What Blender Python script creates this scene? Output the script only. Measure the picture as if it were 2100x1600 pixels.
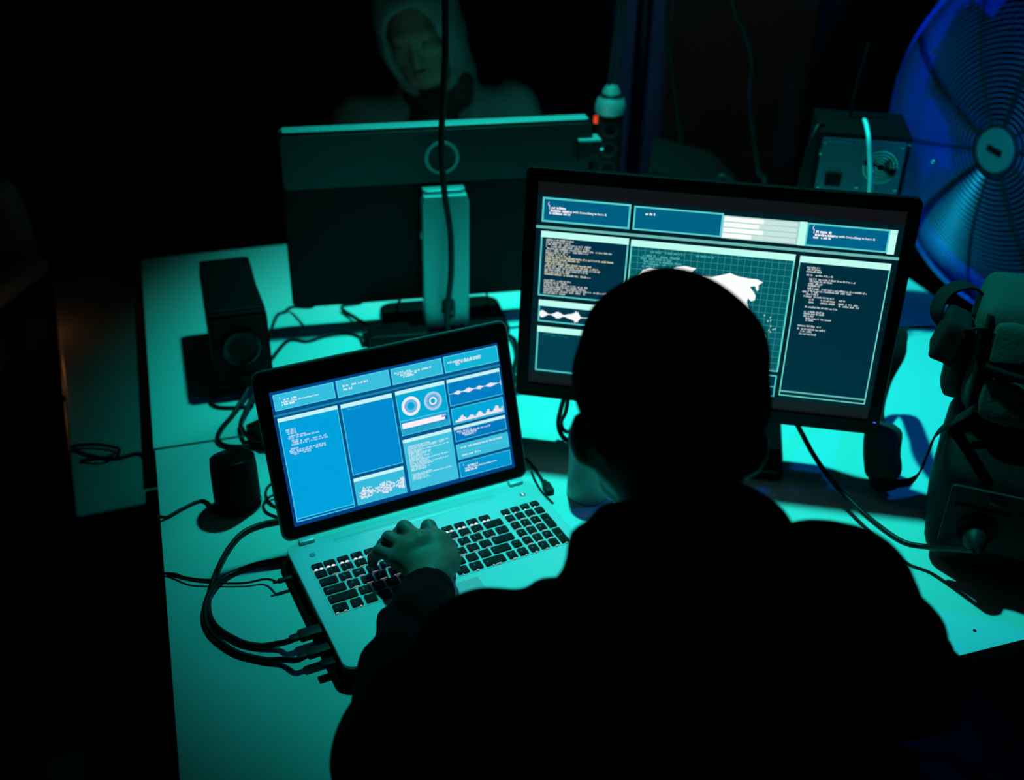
import bpy, bmesh, math, random
import numpy as np
from mathutils import Vector, Matrix, noise as mnoise

# ------------------------------------------------------------------ camera, world, lights, exposure
for o in list(bpy.data.objects):
    bpy.data.objects.remove(o)
scene = bpy.context.scene
COL = scene.collection
DESK = 0.75                      # desk top height; X runs along the desk front, Y away from it
CAM = Vector((0.0894, -0.7896, 1.7567))
FPX, PITCH, ROLL, YAW = 2222.4, 0.54387, 0.02344, 0.32099
_f = Vector((math.sin(YAW) * math.cos(PITCH), math.cos(YAW) * math.cos(PITCH), -math.sin(PITCH)))
_r0 = Vector((math.cos(YAW), -math.sin(YAW), 0))
_u0 = _r0.cross(_f)
_r = _r0 * math.cos(ROLL) + _u0 * math.sin(ROLL)
_u = -_r0 * math.sin(ROLL) + _u0 * math.cos(ROLL)
cd = bpy.data.cameras.new('camera')
cam = bpy.data.objects.new('camera', cd)
COL.objects.link(cam)
cd.sensor_width = 36.0
cd.lens = FPX / 2100 * 36.0
cd.clip_start = 0.05
cam.matrix_world = Matrix(((_r.x, _u.x, -_f.x, CAM.x), (_r.y, _u.y, -_f.y, CAM.y), (_r.z, _u.z, -_f.z, CAM.z), (0, 0, 0, 1)))
cd.dof.use_dof = True
cd.dof.focus_distance = 1.42
cd.dof.aperture_fstop = 2.8
scene.camera = cam

world = bpy.data.worlds.new('night')
scene.world = world
world.use_nodes = True
world.node_tree.nodes['Background'].inputs[0].default_value = (0.0, 0.002, 0.002, 1)
world.node_tree.nodes['Background'].inputs[1].default_value = 0.2

scene.view_settings.view_transform = 'Standard'
scene.view_settings.look = 'None'
scene.view_settings.exposure = 0.0
scene.view_settings.gamma = 1.0
scene.view_settings.use_curve_mapping = False


def spot(name, loc, target, color, power, angle, blend, radius):
    ld = bpy.data.lights.new(name, 'SPOT')
    ld.color = color
    ld.energy = power
    ld.spot_size = math.radians(angle)
    ld.spot_blend = blend
    ld.shadow_soft_size = radius
    o = bpy.data.objects.new(name, ld)
    COL.objects.link(o)
    o.location = loc
    o.rotation_euler = (Vector(target) - Vector(loc)).to_track_quat('-Z', 'Y').to_euler()
    return o


# teal work lamp high above the rear desk, blue lamp at the right, plus unseen fills added for fan, cabinet and wall
spot('teal_ceiling_lamp', (0.75, 1.10, 2.70), (0.965, 0.835, 0.75), (0.014, 1.0, 0.85), 212, 67, 1.0, 0.04)
spot('blue_fan_fill', (1.42, -0.45, 1.80), (1.84, 1.38, 1.06), (0.0, 0.26, 1.0), 105, 36, 0.7, 0.05)  # second blue spot, added only to light the inside of the fan drum
spot('blue_side_lamp', (2.20, 0.28, 2.5), (1.15, 0.48, 0.85), (0.0, 0.18, 1.0), 28, 44, 0.9, 0.05)
_w = bpy.data.lights.new('warm_cabinet_fill', 'POINT')  # unseen point close above the low cabinet, added for a warm patch
_w.color = (1.0, 0.42, 0.14)
_w.energy = 0.07
_w.shadow_soft_size = 0.01
_wo = bpy.data.objects.new('warm_cabinet_fill', _w)
_wo.location = (-0.24, 1.36, 0.735)
COL.objects.link(_wo)


spot('back_wall_fill', (2.2, 2.55, 2.55), (2.25, 3.57, 0.7), (0.62, 1.0, 0.82), 7.0, 75, 0.9, 0.08)  # unseen spot added to lift the right part of the back wall


def T(px, py, z=DESK):
    """where the sight line through an image point meets the level z"""
    d = _f + _r * ((px - 1050) / FPX) - _u * ((py - 800) / FPX)
    return CAM + d * ((z - CAM.z) / d.z)


def D(px, py, dist):
    d = (_f + _r * ((px - 1050) / FPX) - _u * ((py - 800) / FPX)).normalized()
    return CAM + d * dist


def Y(px, py, y):
    d = _f + _r * ((px - 1050) / FPX) - _u * ((py - 800) / FPX)
    return CAM + d * ((y - CAM.y) / d.y)


# ------------------------------------------------------------------ materials
def lin(c):
    return tuple((v / 12.92 if v <= 0.04045 else ((v + 0.055) / 1.055) ** 2.4) for v in c)


def s255(r, g, b):
    return lin((r / 255, g / 255, b / 255))


MATS = {}


def mat(name, col, rough=0.5, metal=0.0, var=0.15, scale=40.0, bump=0.0, bscale=300.0, spec=0.5, brushed=False):
    m = bpy.data.materials.new(name)
    m.use_nodes = True
    nt = m.node_tree
    b = nt.nodes['Principled BSDF']
    b.inputs['Roughness'].default_value = rough
    b.inputs['Metallic'].default_value = metal
    b.inputs['Specular IOR Level'].default_value = spec
    tc = nt.nodes.new('ShaderNodeTexCoord')
    src = tc.outputs['Object']
    if brushed:
        mp = nt.nodes.new('ShaderNodeMapping')
        mp.inputs['Scale'].default_value = (0.04, 1, 1)
        nt.links.new(src, mp.inputs['Vector'])
        src = mp.outputs['Vector']
    n = nt.nodes.new('ShaderNodeTexNoise')
    n.inputs['Scale'].default_value = scale
    n.inputs['Detail'].default_value = 4
    nt.links.new(src, n.inputs['Vector'])
    mr = nt.nodes.new('ShaderNodeMix')
    mr.data_type = 'RGBA'
    a = tuple(max(0, v * (1 - var)) for v in col) + (1,)
    c = tuple(min(1, v * (1 + var)) for v in col) + (1,)
    mr.inputs[6].default_value = a
    mr.inputs[7].default_value = c
    nt.links.new(n.outputs['Fac'], mr.inputs[0])
    nt.links.new(mr.outputs[2], b.inputs['Base Color'])
    if bump:
        n2 = nt.nodes.new('ShaderNodeTexNoise')
        n2.inputs['Scale'].default_value = bscale
        n2.inputs['Detail'].default_value = 3
        nt.links.new(src, n2.inputs['Vector'])
        bp = nt.nodes.new('ShaderNodeBump')
        bp.inputs['Strength'].default_value = bump
        bp.inputs['Distance'].default_value = 0.002
        nt.links.new(n2.outputs['Fac'], bp.inputs['Height'])
        nt.links.new(bp.outputs['Normal'], b.inputs['Normal'])
    MATS[name] = m
    return m


def emit(name, col, strength=1.0):
    m = bpy.data.materials.new(name)
    m.use_nodes = True
    b = m.node_tree.nodes['Principled BSDF']
    b.inputs['Base Color'].default_value = (0.01, 0.01, 0.01, 1)
    b.inputs['Emission Color'].default_value = tuple(col) + (1,)
    b.inputs['Emission Strength'].default_value = strength
    MATS[name] = m
    return m


mat('desk_white', (0.80, 0.80, 0.78), 0.42, var=0.03, scale=6, bump=0.03, bscale=500)
mat('desk_edge', (0.55, 0.55, 0.53), 0.5, var=0.05)
mat('desk_metal', (0.05, 0.05, 0.055), 0.4, 0.4)
mat('floor_dark', (0.035, 0.036, 0.036), 0.75, var=0.3, scale=8, bump=0.2, bscale=60)
mat('wall_dark', (0.11, 0.105, 0.09), 0.9, var=0.25, scale=4, bump=0.15, bscale=80)
mat('black_plastic', (0.0035, 0.0038, 0.004), 0.45, var=0.2, bump=0.05, bscale=900, spec=0.12)
mat('black_matte', (0.003, 0.003, 0.0035), 0.7, var=0.2, bump=0.1, bscale=700, spec=0.08)
mat('black_gloss', (0.003, 0.0033, 0.0035), 0.25, var=0.1, spec=0.3)
mat('bezel', (0.004, 0.0042, 0.0045), 0.35, var=0.1, spec=0.15)
mat('key_black', (0.004, 0.004, 0.0042), 0.5, var=0.2, spec=0.12)
mat('cable_black', (0.005, 0.005, 0.0055), 0.4, var=0.2, spec=0.25)
mat('silver', (0.66, 0.67, 0.67), 0.40, 0.2, var=0.03, scale=500, bump=0.02, bscale=1500)
mat('silver_dark', (0.30, 0.31, 0.31), 0.35, 0.8, var=0.05)
mat('chrome', (0.75, 0.76, 0.76), 0.12, 1.0, var=0.02)
mat('stand_silver', (0.42, 0.43, 0.43), 0.38, 0.5, var=0.04, scale=200)
mat('brushed_back', (0.040, 0.042, 0.043), 0.38, 0.5, var=0.5, scale=700, brushed=True)
mat('panel_back', (0.004, 0.0043, 0.0045), 0.5, var=0.2, spec=0.12)
mat('hoodie_black', (0.0045, 0.0045, 0.005), 0.95, var=0.3, scale=60, bump=0.35, bscale=260, spec=0.05)
mat('beanie_black', (0.003, 0.003, 0.0035), 0.95, var=0.3, scale=80, bump=0.4, bscale=400, spec=0.03)
mat('trouser_black', (0.006, 0.006, 0.008), 0.95, var=0.3, bump=0.3, spec=0.05)
mat('backdrop_black', (0.004, 0.004, 0.0045), 0.95, var=0.3, bump=0.3, bscale=200, spec=0.05)
mat('skin', (0.24, 0.125, 0.092), 0.5, spec=0.3, var=0.12, scale=60, bump=0.12, bscale=500)
mat('grey_hoodie', (0.16, 0.165, 0.17), 0.95, var=0.25, scale=50, bump=0.35, bscale=260, spec=0.1)
mat('scarf_black', (0.02, 0.02, 0.02), 0.95, var=0.3, bump=0.4, bscale=200, spec=0.1)
mat('mug_white', (0.27, 0.27, 0.25), 0.35, var=0.04)
mat('canvas_bag', (0.045, 0.050, 0.042), 0.75, spec=0.15, var=0.45, scale=14, bump=0.5, bscale=160)
mat('canvas_strap', (0.010, 0.011, 0.010), 0.8, spec=0.1, var=0.3, scale=60, bump=0.4, bscale=500)
mat('case_rubber', (0.003, 0.003, 0.0033), 0.6, spec=0.1, var=0.3, bump=0.2, bscale=200)
mat('case_panel', (0.016, 0.018, 0.018), 0.5, var=0.15, spec=0.15)
mat('white_print', (0.35, 0.35, 0.35), 0.6, var=0.05)
mat('eye_white', (0.10, 0.09, 0.08), 0.4, var=0.05)
mat('steel_sheet', (0.22, 0.25, 0.32), 0.35, 0.75, var=0.12, scale=30)
mat('fan_paint', (0.01, 0.075, 0.80), 0.35, var=0.1, scale=10)
mat('fan_wire', (0.10, 0.16, 0.35), 0.35, 0.5, var=0.1)
mat('fan_blade', (0.010, 0.015, 0.017), 0.5, 0.0, var=0.2, spec=0.15)
mat('badge_pale', (0.10, 0.15, 0.14), 0.5, var=0.05)
mat('pale_cable', (0.65, 0.66, 0.64), 0.45, var=0.05)
mat('cabinet_dark', (0.15, 0.15, 0.145), 0.35, var=0.15, scale=10)
mat('chair_fabric', (0.14, 0.155, 0.155), 0.9, var=0.3, bump=0.4, bscale=250)
mat('plug_grey', (0.012, 0.013, 0.013), 0.5, var=0.1, spec=0.2)
mat('rack_dark', (0.005, 0.005, 0.005), 0.6, var=0.2, spec=0.1)
emit('led_white', (0.85, 0.95, 1.0), 1.3)
emit('led_soft', (0.85, 0.95, 1.0), 0.42)
emit('led_red', (1.0, 0.06, 0.015), 0.9)
emit('led_red_dim', (1.0, 0.08, 0.03), 0.12)
emit('led_blue', (0.05, 0.12, 1.0), 1.0)
emit('rear_screen', (0.22, 0.60, 0.42), 0.55)


def screen_mat(name):
    m = bpy.data.materials.new(name)
    m.use_nodes = True
    nt = m.node_tree
    b = nt.nodes['Principled BSDF']
    b.inputs['Base Color'].default_value = (0.004, 0.004, 0.004, 1)
    b.inputs['Roughness'].default_value = 0.5
    at = nt.nodes.new('ShaderNodeAttribute')
    at.attribute_name = 'pixel'
    nt.links.new(at.outputs['Color'], b.inputs['Emission Color'])
    b.inputs['Emission Strength'].default_value = 1.0
    MATS[name] = m


screen_mat('lit_screen')


# ------------------------------------------------------------------ builders
def tag(o, label=None, cat=None, group=None, kind=None):
    if label: o['label'] = label
    if cat: o['category'] = cat
    if group: o['group'] = group
    if kind: o['kind'] = kind
    return o


def thing(name, label, cat, loc=(0, 0, 0), rot=None, group=None):
    o = bpy.data.objects.new(name, None)
    o.empty_display_size = 0.05
    COL.objects.link(o)
    if rot is not None:
        M = rot.to_4x4() if isinstance(rot, Matrix) else Matrix.Rotation(rot, 4, 'Z')
    else:
        M = Matrix.Identity(4)
    M.translation = Vector(loc)
    o.matrix_world = M
    return tag(o, label, cat, group)


def link(name, me, m, parent=None, loc=None, rot=None, smooth=False, autosmooth=None):
    """mesh coordinates are in the parent's frame (or the world's)"""
    o = bpy.data.objects.new(name, me)
    COL.objects.link(o)
    if m is not None and not me.materials:
        for k in (m if isinstance(m, (list, tuple)) else [m]):
            me.materials.append(MATS[k])
    if smooth:
        me.polygons.foreach_set('use_smooth', [True] * len(me.polygons))
        if autosmooth:
            me.set_sharp_from_angle(angle=math.radians(autosmooth))
    if parent: o.parent = parent
    if loc is not None: o.location = loc
    if rot is not None: o.rotation_euler = rot
    return o


def pydata(name, v, f):
    me = bpy.data.meshes.new(name)
    me.from_pydata([tuple(p) for p in v], [], f)
    me.update()
    return me


def box_bm(size, loc=(0, 0, 0), bevel=0.0, seg=2, bm=None, M=None):
    own = bmesh.new()
    bmesh.ops.create_cube(own, size=1.0)
    bmesh.ops.scale(own, vec=size, verts=own.verts)
    if bevel:
        bmesh.ops.bevel(own, geom=list(own.edges), offset=bevel, segments=seg, profile=0.6, affect='EDGES')
    if M is not None: bmesh.ops.transform(own, matrix=M, verts=own.verts)
    bmesh.ops.translate(own, vec=loc, verts=own.verts)
    if bm is None: return own
    me = bpy.data.meshes.new('tmp')
    own.to_mesh(me)
    own.free()
    bm.from_mesh(me)
    bpy.data.meshes.remove(me)
    return bm


def done(name, bm, m, parent=None, smooth=True, **k):
    me = bpy.data.meshes.new(name)
    bm.normal_update()
    bm.to_mesh(me)
    bm.free()
    return link(name, me, m, parent, smooth=smooth, autosmooth=k.pop('autosmooth', 40), **k)


def box(name, size, loc, m, parent=None, bevel=0.002, seg=2, M=None, **k):
    return done(name, box_bm(size, loc, min(bevel, min(size) * 0.45), seg, M=M), m, parent, **k)


def catmull(pts, n=10):
    P = [Vector(p) for p in pts]
    P = [P[0] * 2 - P[1]] + P + [P[-1] * 2 - P[-2]]
    out = []
    for i in range(1, len(P) - 2):
        a, b, c, d = P[i - 1:i + 3]
        for k in range(n):
            t = k / n
            out.append(0.5 * ((2 * b) + (c - a) * t + (2 * a - 5 * b + 4 * c - d) * t * t + (3 * b - a - 3 * c + d) * t ** 3))
    out.append(P[-2])
    return out


def sweep_mesh(name, path, rad, seg=8, closed=False, flat=None):
    """tube along a path; rad is a number or a list; flat=(w,h) makes a ribbon section"""
    n = len(path)
    v, f = [], []
    tang = []
    for i in range(n):
        a = path[(i - 1) % n] if (closed or i > 0) else path[i]
        b = path[(i + 1) % n] if (closed or i < n - 1) else path[i]
        t = (b - a)
        tang.append(t.normalized() if t.length > 1e-9 else Vector((0, 0, 1)))
    ref = Vector((0, 0, 1)) if abs(tang[0].z) < 0.9 else Vector((1, 0, 0))
    nrm = (ref - tang[0] * ref.dot(tang[0])).normalized()
    for i in range(n):
        nrm = (nrm - tang[i] * nrm.dot(tang[i])).normalized()
        bi = tang[i].cross(nrm)
        r = rad[i] if isinstance(rad, (list, tuple)) else rad
        for k in range(seg):
            a = 2 * math.pi * k / seg + (math.pi / seg)
            if flat:
                x = max(-1, min(1, 1.6 * math.cos(a))) * flat[0] / 2
                y = max(-1, min(1, 1.6 * math.sin(a))) * flat[1] / 2
                v.append(path[i] + bi * x + nrm * y)
            else:
                v.append(path[i] + (nrm * math.cos(a) + bi * math.sin(a)) * r)
    m = n if closed else n - 1
    for i in range(m):
        for k in range(seg):
            a, b = i * seg, ((i + 1) % n) * seg
            f.append((a + k, a + (k + 1) % seg, b + (k + 1) % seg, b + k))
    if not closed:
        f.append(tuple(reversed(range(seg))))
        f.append(tuple((n - 1) * seg + k for k in range(seg)))
    return pydata(name, v, f)


def tube(name, pts, r, m, parent=None, n=10, seg=8, flat=None, closed=False, raw=False):
    path = [Vector(p) for p in pts] if raw else catmull(pts, n)
    return link(name, sweep_mesh(name, path, r, seg, closed, flat), m, parent, smooth=True, autosmooth=50)


def lathe(name, prof, m, parent=None, seg=40, loc=None, M=None, **k):
    v, f = [], []
    for (r, z) in prof:
        for i in range(seg):
            a = 2 * math.pi * i / seg
            v.append(Vector((r * math.cos(a), r * math.sin(a), z)))
    for j in range(len(prof) - 1):
        for i in range(seg):
            a, b = j * seg, (j + 1) * seg
            f.append((a + i, a + (i + 1) % seg, b + (i + 1) % seg, b + i))
    caps = prof[0] != prof[-1] and k.pop('caps', True)
    if caps and prof[0][0] > 1e-6: f.append(tuple(reversed(range(seg))))
    if caps and prof[-1][0] > 1e-6: f.append(tuple((len(prof) - 1) * seg + i for i in range(seg)))
    if M is not None: v = [M @ p for p in v]
    if loc is not None: v = [p + Vector(loc) for p in v]
    me = pydata(name, v, f)
    bm = bmesh.new()
    bm.from_mesh(me)
    bmesh.ops.remove_doubles(bm, verts=bm.verts, dist=1e-6)
    bmesh.ops.recalc_face_normals(bm, faces=bm.faces)
    bm.to_mesh(me)
    bm.free()
    return link(name, me, m, parent, smooth=True, autosmooth=35, **k)


def plate(name, outer, holes, thick, m, parent=None, bevel=0.0, M=None, **k):
    """flat outline in x,y with holes, extruded along z"""
    cu = bpy.data.curves.new(name, 'CURVE')
    cu.dimensions = '2D'
    cu.fill_mode = 'BOTH'
    cu.extrude = thick / 2
    cu.bevel_depth = bevel
    cu.bevel_resolution = 1
    for ring in [outer] + list(holes):
        sp = cu.splines.new('POLY')
        sp.points.add(len(ring) - 1)
        for q, p in zip(sp.points, ring): q.co = (p[0], p[1], 0, 1)
        sp.use_cyclic_u = True
    tmp = bpy.data.objects.new('tmp', cu)
    COL.objects.link(tmp)
    bpy.context.view_layer.update()
    me = bpy.data.meshes.new_from_object(tmp.evaluated_get(bpy.context.evaluated_depsgraph_get()))
    bpy.data.objects.remove(tmp)
    bpy.data.curves.remove(cu)
    me.name = name
    me.materials.clear()
    if M is not None: me.transform(M)
    return link(name, me, m, parent, smooth=True, autosmooth=30, **k)


def rrect(w, h, r, n=6, cx=0, cy=0):
    out = []
    for (sx, sy, a0) in ((1, 1, 0), (-1, 1, 90), (-1, -1, 180), (1, -1, 270)):
        for i in range(n + 1):
            a = math.radians(a0 + 90 * i / n)
            out.append((cx + sx * (w / 2 - r) + r * math.cos(a), cy + sy * (h / 2 - r) + r * math.sin(a)))
    return out


def circle(r, n=32, cx=0, cy=0, sy=1.0):
    return [(cx + r * math.cos(2 * math.pi * i / n), cy + r * sy * math.sin(2 * math.pi * i / n)) for i in range(n)]


_fontcache = {}


def text_polys(s, size):
    """outline of a text as triangles in x,y, starting at the origin"""
    key = (s, size)
    if key in _fontcache: return _fontcache[key]
    cu = bpy.data.curves.new('t', 'FONT')
    cu.body = s
    cu.size = size
    cu.resolution_u = 1
    tmp = bpy.data.objects.new('t', cu)
    COL.objects.link(tmp)
    bpy.context.view_layer.update()
    me = bpy.data.meshes.new_from_object(tmp.evaluated_get(bpy.context.evaluated_depsgraph_get()))
    out = [[tuple(me.vertices[i].co[:2]) for i in p.vertices] for p in me.polygons]
    bpy.data.objects.remove(tmp)
    bpy.data.curves.remove(cu)
    bpy.data.meshes.remove(me)
    _fontcache[key] = out
    return out


# ------------------------------------------------------------------ soft bodies: smooth-union distance fields meshed on a grid
class Field:
    def __init__(self, lo, hi, h):
        self.lo = np.array(lo, float)
        self.h = h
        self.n = np.maximum(3, np.ceil((np.array(hi, float) - self.lo) / h).astype(int) + 1)
        self.ax = [self.lo[i] + h * np.arange(self.n[i]) for i in range(3)]
        self.F = np.full(self.n, 1.0, dtype=np.float32)

    def _sl(self, lo, hi):
        s = []
        for i in range(3):
            a = int(max(0, math.floor((lo[i] - self.lo[i]) / self.h)))
            b = int(min(self.n[i], math.ceil((hi[i] - self.lo[i]) / self.h) + 1))
            s.append(slice(a, max(a, b)))
        return tuple(s)

    def _grid(self, s):
        return np.meshgrid(*[self.ax[i][s[i]] for i in range(3)], indexing='ij')

    def _mix(self, s, d, k, op):
        A = self.F[s]
        if op == 'add':
            h = np.clip(0.5 + 0.5 * (A - d) / k, 0, 1)
            self.F[s] = A * (1 - h) + d * h - k * h * (1 - h)
        else:
            h = np.clip(0.5 - 0.5 * (A + d) / k, 0, 1)
            self.F[s] = A * (1 - h) + (-d) * h + k * h * (1 - h)

    def capsule(self, a, b, ra, rb, k=0.02, op='add'):
        a, b = np.array(a, float), np.array(b, float)
        m = max(ra, rb) + 0.06 + k
        s = self._sl(np.minimum(a, b) - m, np.maximum(a, b) + m)
        X, Yg, Z = self._grid(s)
        if X.size == 0: return
        ab = b - a
        L = max(ab @ ab, 1e-12)
        t = np.clip(((X - a[0]) * ab[0] + (Yg - a[1]) * ab[1] + (Z - a[2]) * ab[2]) / L, 0, 1)
        d = np.sqrt((X - a[0] - ab[0] * t) ** 2 + (Yg - a[1] - ab[1] * t) ** 2 + (Z - a[2] - ab[2] * t) ** 2) - (ra + (rb - ra) * t)
        self._mix(s, d, k, op)

    def chain(self, pts, k=0.02, op='add'):
        for (a, ra), (b, rb) in zip(pts[:-1], pts[1:]): self.capsule(a, b, ra, rb, k, op)

    def ell(self, c, r, R=None, k=0.02, op='add'):
        """ellipsoid with half axes r along the columns of R"""
        c, r = np.array(c, float), np.array(r, float)
        m = max(r) + 0.06 + k
        s = self._sl(c - m, c + m)
        X, Yg, Z = self._grid(s)
        if X.size == 0: return
        R = np.eye(3) if R is None else np.array(R, float)
        p = [(X - c[0]) * R[0, i] + (Yg - c[1]) * R[1, i] + (Z - c[2]) * R[2, i] for i in range(3)]
        k0 = np.sqrt(sum((p[i] / r[i]) ** 2 for i in range(3)))
        k1 = np.sqrt(sum((p[i] / (r[i] ** 2)) ** 2 for i in range(3)))
        d = k0 * (k0 - 1) / np.maximum(k1, 1e-9)
        self._mix(s, d, k, op)

    def halfspace(self, p, n, k=0.002):
        """cut away the side the normal points to"""
        s = tuple(slice(0, q) for q in self.n)
        X, Yg, Z = self._grid(s)
        d = -((X - p[0]) * n[0] + (Yg - p[1]) * n[1] + (Z - p[2]) * n[2])
        self._mix(s, d, k, 'sub')

    def ripple(self, fn):
        s = tuple(slice(0, q) for q in self.n)
        X, Yg, Z = self._grid(s)
        near = np.abs(self.F) < 0.05
        self.F = (self.F + np.where(near, fn(X, Yg, Z), 0)).astype(np.float32)

    def mesh(self):
        F = self.F
        S = F < 0
        n = np.array(F.shape) - 1
        acc = np.zeros(tuple(n) + (3,), np.float32)
        cnt = np.zeros(tuple(n), np.float32)
        cor = [(i, j, k) for i in (0, 1) for j in (0, 1) for k in (0, 1)]
        for a in cor:
            for ax in range(3):
                if a[ax]: continue
                b = list(a)
                b[ax] = 1
                sa = tuple(slice(a[i], a[i] + n[i]) for i in range(3))
                sb = tuple(slice(b[i], b[i] + n[i]) for i in range(3))
                cr = S[sa] != S[sb]
                if not cr.any(): continue
                fa, fb = F[sa][cr], F[sb][cr]
                t = fa / (fa - fb)
                off = np.zeros((len(t), 3), np.float32) + np.array(a, np.float32)
                off[:, ax] += t
                acc[cr] += off
                cnt[cr] += 1
        act = cnt > 0
        idx = -np.ones(tuple(n), np.int64)
        idx[act] = np.arange(act.sum())
        ijk = np.argwhere(act)
        V = self.lo + self.h * (ijk + acc[act] / cnt[act][:, None])
        quads = []
        for ax in range(3):
            o1, o2 = [(1, 2), (2, 0), (0, 1)][ax]
            sl0 = [slice(1, None if False else F.shape[i] - 1) for i in range(3)]
            sa = list(sl0)
            sa[ax] = slice(0, F.shape[ax] - 1)
            sb = list(sl0)
            sb[ax] = slice(1, F.shape[ax])
            A, B = S[tuple(sa)], S[tuple(sb)]
            cr = np.argwhere(A != B)
            if len(cr) == 0: continue
            base = cr.copy()
            for i in range(3):
                if i != ax: base[:, i] += 1
            q = []
            for d1, d2 in ((-1, -1), (0, -1), (0, 0), (-1, 0)):
                c = base.copy()
                c[:, o1] += d1
                c[:, o2] += d2
                q.append(idx[c[:, 0], c[:, 1], c[:, 2]])
            q = np.stack(q, 1)
            ins = A[tuple(cr.T)]
            q[~ins] = q[~ins][:, ::-1]
            quads.append(q)
        Q = np.concatenate(quads)
        Q = Q[(Q >= 0).all(1)]
        return V, Q


def np_mesh(name, parts):
    V, Q, o = [], [], 0
    for v, q in parts:
        V.append(v)
        Q.append(q + o)
        o += len(v)
    V, Q = np.concatenate(V), np.concatenate(Q)
    me = bpy.data.meshes.new(name)
    me.vertices.add(len(V))
    me.vertices.foreach_set('co', V.astype(np.float32).ravel())
    me.loops.add(len(Q) * 4)
    me.loops.foreach_set('vertex_index', Q.astype(np.int32).ravel())
    me.polygons.add(len(Q))
    me.polygons.foreach_set('loop_start', np.arange(0, len(Q) * 4, 4, dtype=np.int32))
    me.update(calc_edges=True)
    me.validate()
    return me


# ------------------------------------------------------------------ the room
def struct(o):
    o['kind'] = 'structure'
    return o


struct(box('floor', (5.4, 6.2, 0.06), (0.5, 0.55, -0.03), 'floor_dark', bevel=0))
struct(box('ceiling', (5.4, 6.2, 0.06), (0.5, 0.55, 2.83), 'wall_dark', bevel=0))
struct(box('wall_back', (5.4, 0.08, 2.8), (0.5, 3.61, 1.4), 'wall_dark', bevel=0))
struct(box('wall_front', (5.4, 0.08, 2.8), (0.5, -2.51, 1.4), 'wall_dark', bevel=0))
struct(box('wall_left', (0.08, 6.04, 2.8), (-2.16, 0.55, 1.4), 'wall_dark', bevel=0))
struct(box('wall_right', (0.08, 6.04, 2.8), (3.16, 0.55, 1.4), 'wall_dark', bevel=0))
struct(box('baseboard_back', (5.2, 0.016, 0.09), (0.5, 3.562, 0.045), 'wall_dark'))


# black sheet added to keep the left part of the back wall dark
cx1 = Y(1268, 100, 3.42).x
v, f = [], []
nC = 120
for i in range(nC + 1):
    x = -2.05 + (cx1 + 2.05) * i / nC
    y = 3.44 + 0.035 * math.sin(i * 0.95) + 0.012 * math.sin(i * 0.37)
    v += [(x, y, 0.03), (x, y, 2.74)]
for i in range(nC): f.append((2 * i, 2 * i + 2, 2 * i + 3, 2 * i + 1))
ct = thing('dark_backdrop', 'added black sheet darkening the wall behind the grey hooded person', 'dark_backdrop', (0, 3.44, 0))
cl = link('cloth', pydata('cloth', [(a, b - 3.44, q) for (a, b, q) in v], f), 'backdrop_black', ct, smooth=True)
cl.modifiers.new('thick', 'SOLIDIFY').thickness = 0.004
tube('rail', [(-2.08, 0, 2.77), (0, 0, 2.77), (cx1 + 0.04, 0, 2.77)], 0.012, 'desk_metal', ct, n=3)


# ------------------------------------------------------------------ desks
def desk(label, x0, x1, y0, y1, rot, holes):
    cx, cy = (x0 + x1) / 2, (y0 + y1) / 2
    t = thing('desk', label, 'desk', (cx, cy, 0), rot)
    w, d = x1 - x0, y1 - y0
    box('tabletop', (w, d, 0.022), (0, 0, DESK - 0.011), 'desk_white', t, bevel=0.0015)
    box('edge_band', (w - 0.006, d - 0.006, 0.004), (0, 0, DESK - 0.0245), 'desk_edge', t, bevel=0.001)
    for sx in (-1, 1):
        for sy in (-1, 1):
            box('leg', (0.045, 0.045, DESK - 0.027), (sx * (w / 2 - 0.07), sy * (d / 2 - 0.07), (DESK - 0.027) / 2), 'desk_metal', t, bevel=0.004)
        box('side_rail', (0.03, d - 0.19, 0.04), (sx * (w / 2 - 0.07), 0, DESK - 0.05), 'desk_metal', t, bevel=0.003)
    box('cross_rail', (w - 0.19, 0.03, 0.04), (0, 0, DESK - 0.05), 'desk_metal', t, bevel=0.003)
    for (hx, hy) in holes:
        lathe('screw_cap', [(0, 0.0008), (0.0022, 0.0008), (0.0025, 0.0)], 'black_plastic', t, seg=12, loc=(hx - cx, hy - cy, DESK))
    return t


scr = T(1998, 1295)
desk('white desk the hooded typist sits at, carrying the laptop', 0.0, 1.60, 0.0, 0.771, 0.004, [(scr.x, scr.y)])
desk('white desk behind the laptop desk, under the monitor seen from the back', -0.004, 1.60, 0.7745, 1.545, 0.0, [])

# low cabinet and crate beside the left desk edge
A = T(110, 575, 0.68); Bc = T(155, 1060, 0.68)
A.z = Bc.z = 0
yaw = math.atan2(Bc.x - A.x, A.y - Bc.y)
cab = thing('low_cabinet', 'low dark cabinet along the left side of the white desks', 'cabinet', ((A + Bc) / 2 + Vector((0.102, 0.008, 0))), yaw)
CLn = (A - Bc).length
box('body', (0.195, CLn - 0.02, 0.645), (0, 0, 0.3375), 'cabinet_dark', cab, bevel=0.004)
box('top_board', (0.205, CLn, 0.02), (0, 0, 0.67), 'cabinet_dark', cab, bevel=0.006, seg=3)
for i in range(2):
    dr = box('door', (0.012, CLn / 2 - 0.02, 0.60), (-0.103, (i - 0.5) * CLn / 2, 0.335), 'cabinet_dark', cab, bevel=0.002)
    box('handle', (0.012, 0.012, 0.10), (-0.114, -0.05 + 0.10 * i, 0.40), 'desk_metal', dr, bevel=0.003)
box('plinth', (0.18, CLn - 0.05, 0.015), (0, 0, 0.0075), 'black_matte', cab)
cr = thing('storage_crate', 'flat dark crate on the floor below the left desk edge', 'crate', (-0.135, 0.13, 0), yaw)
box('bottom', (0.22, 1.12, 0.012), (0, 0, 0.006), 'rack_dark', cr)
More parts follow.
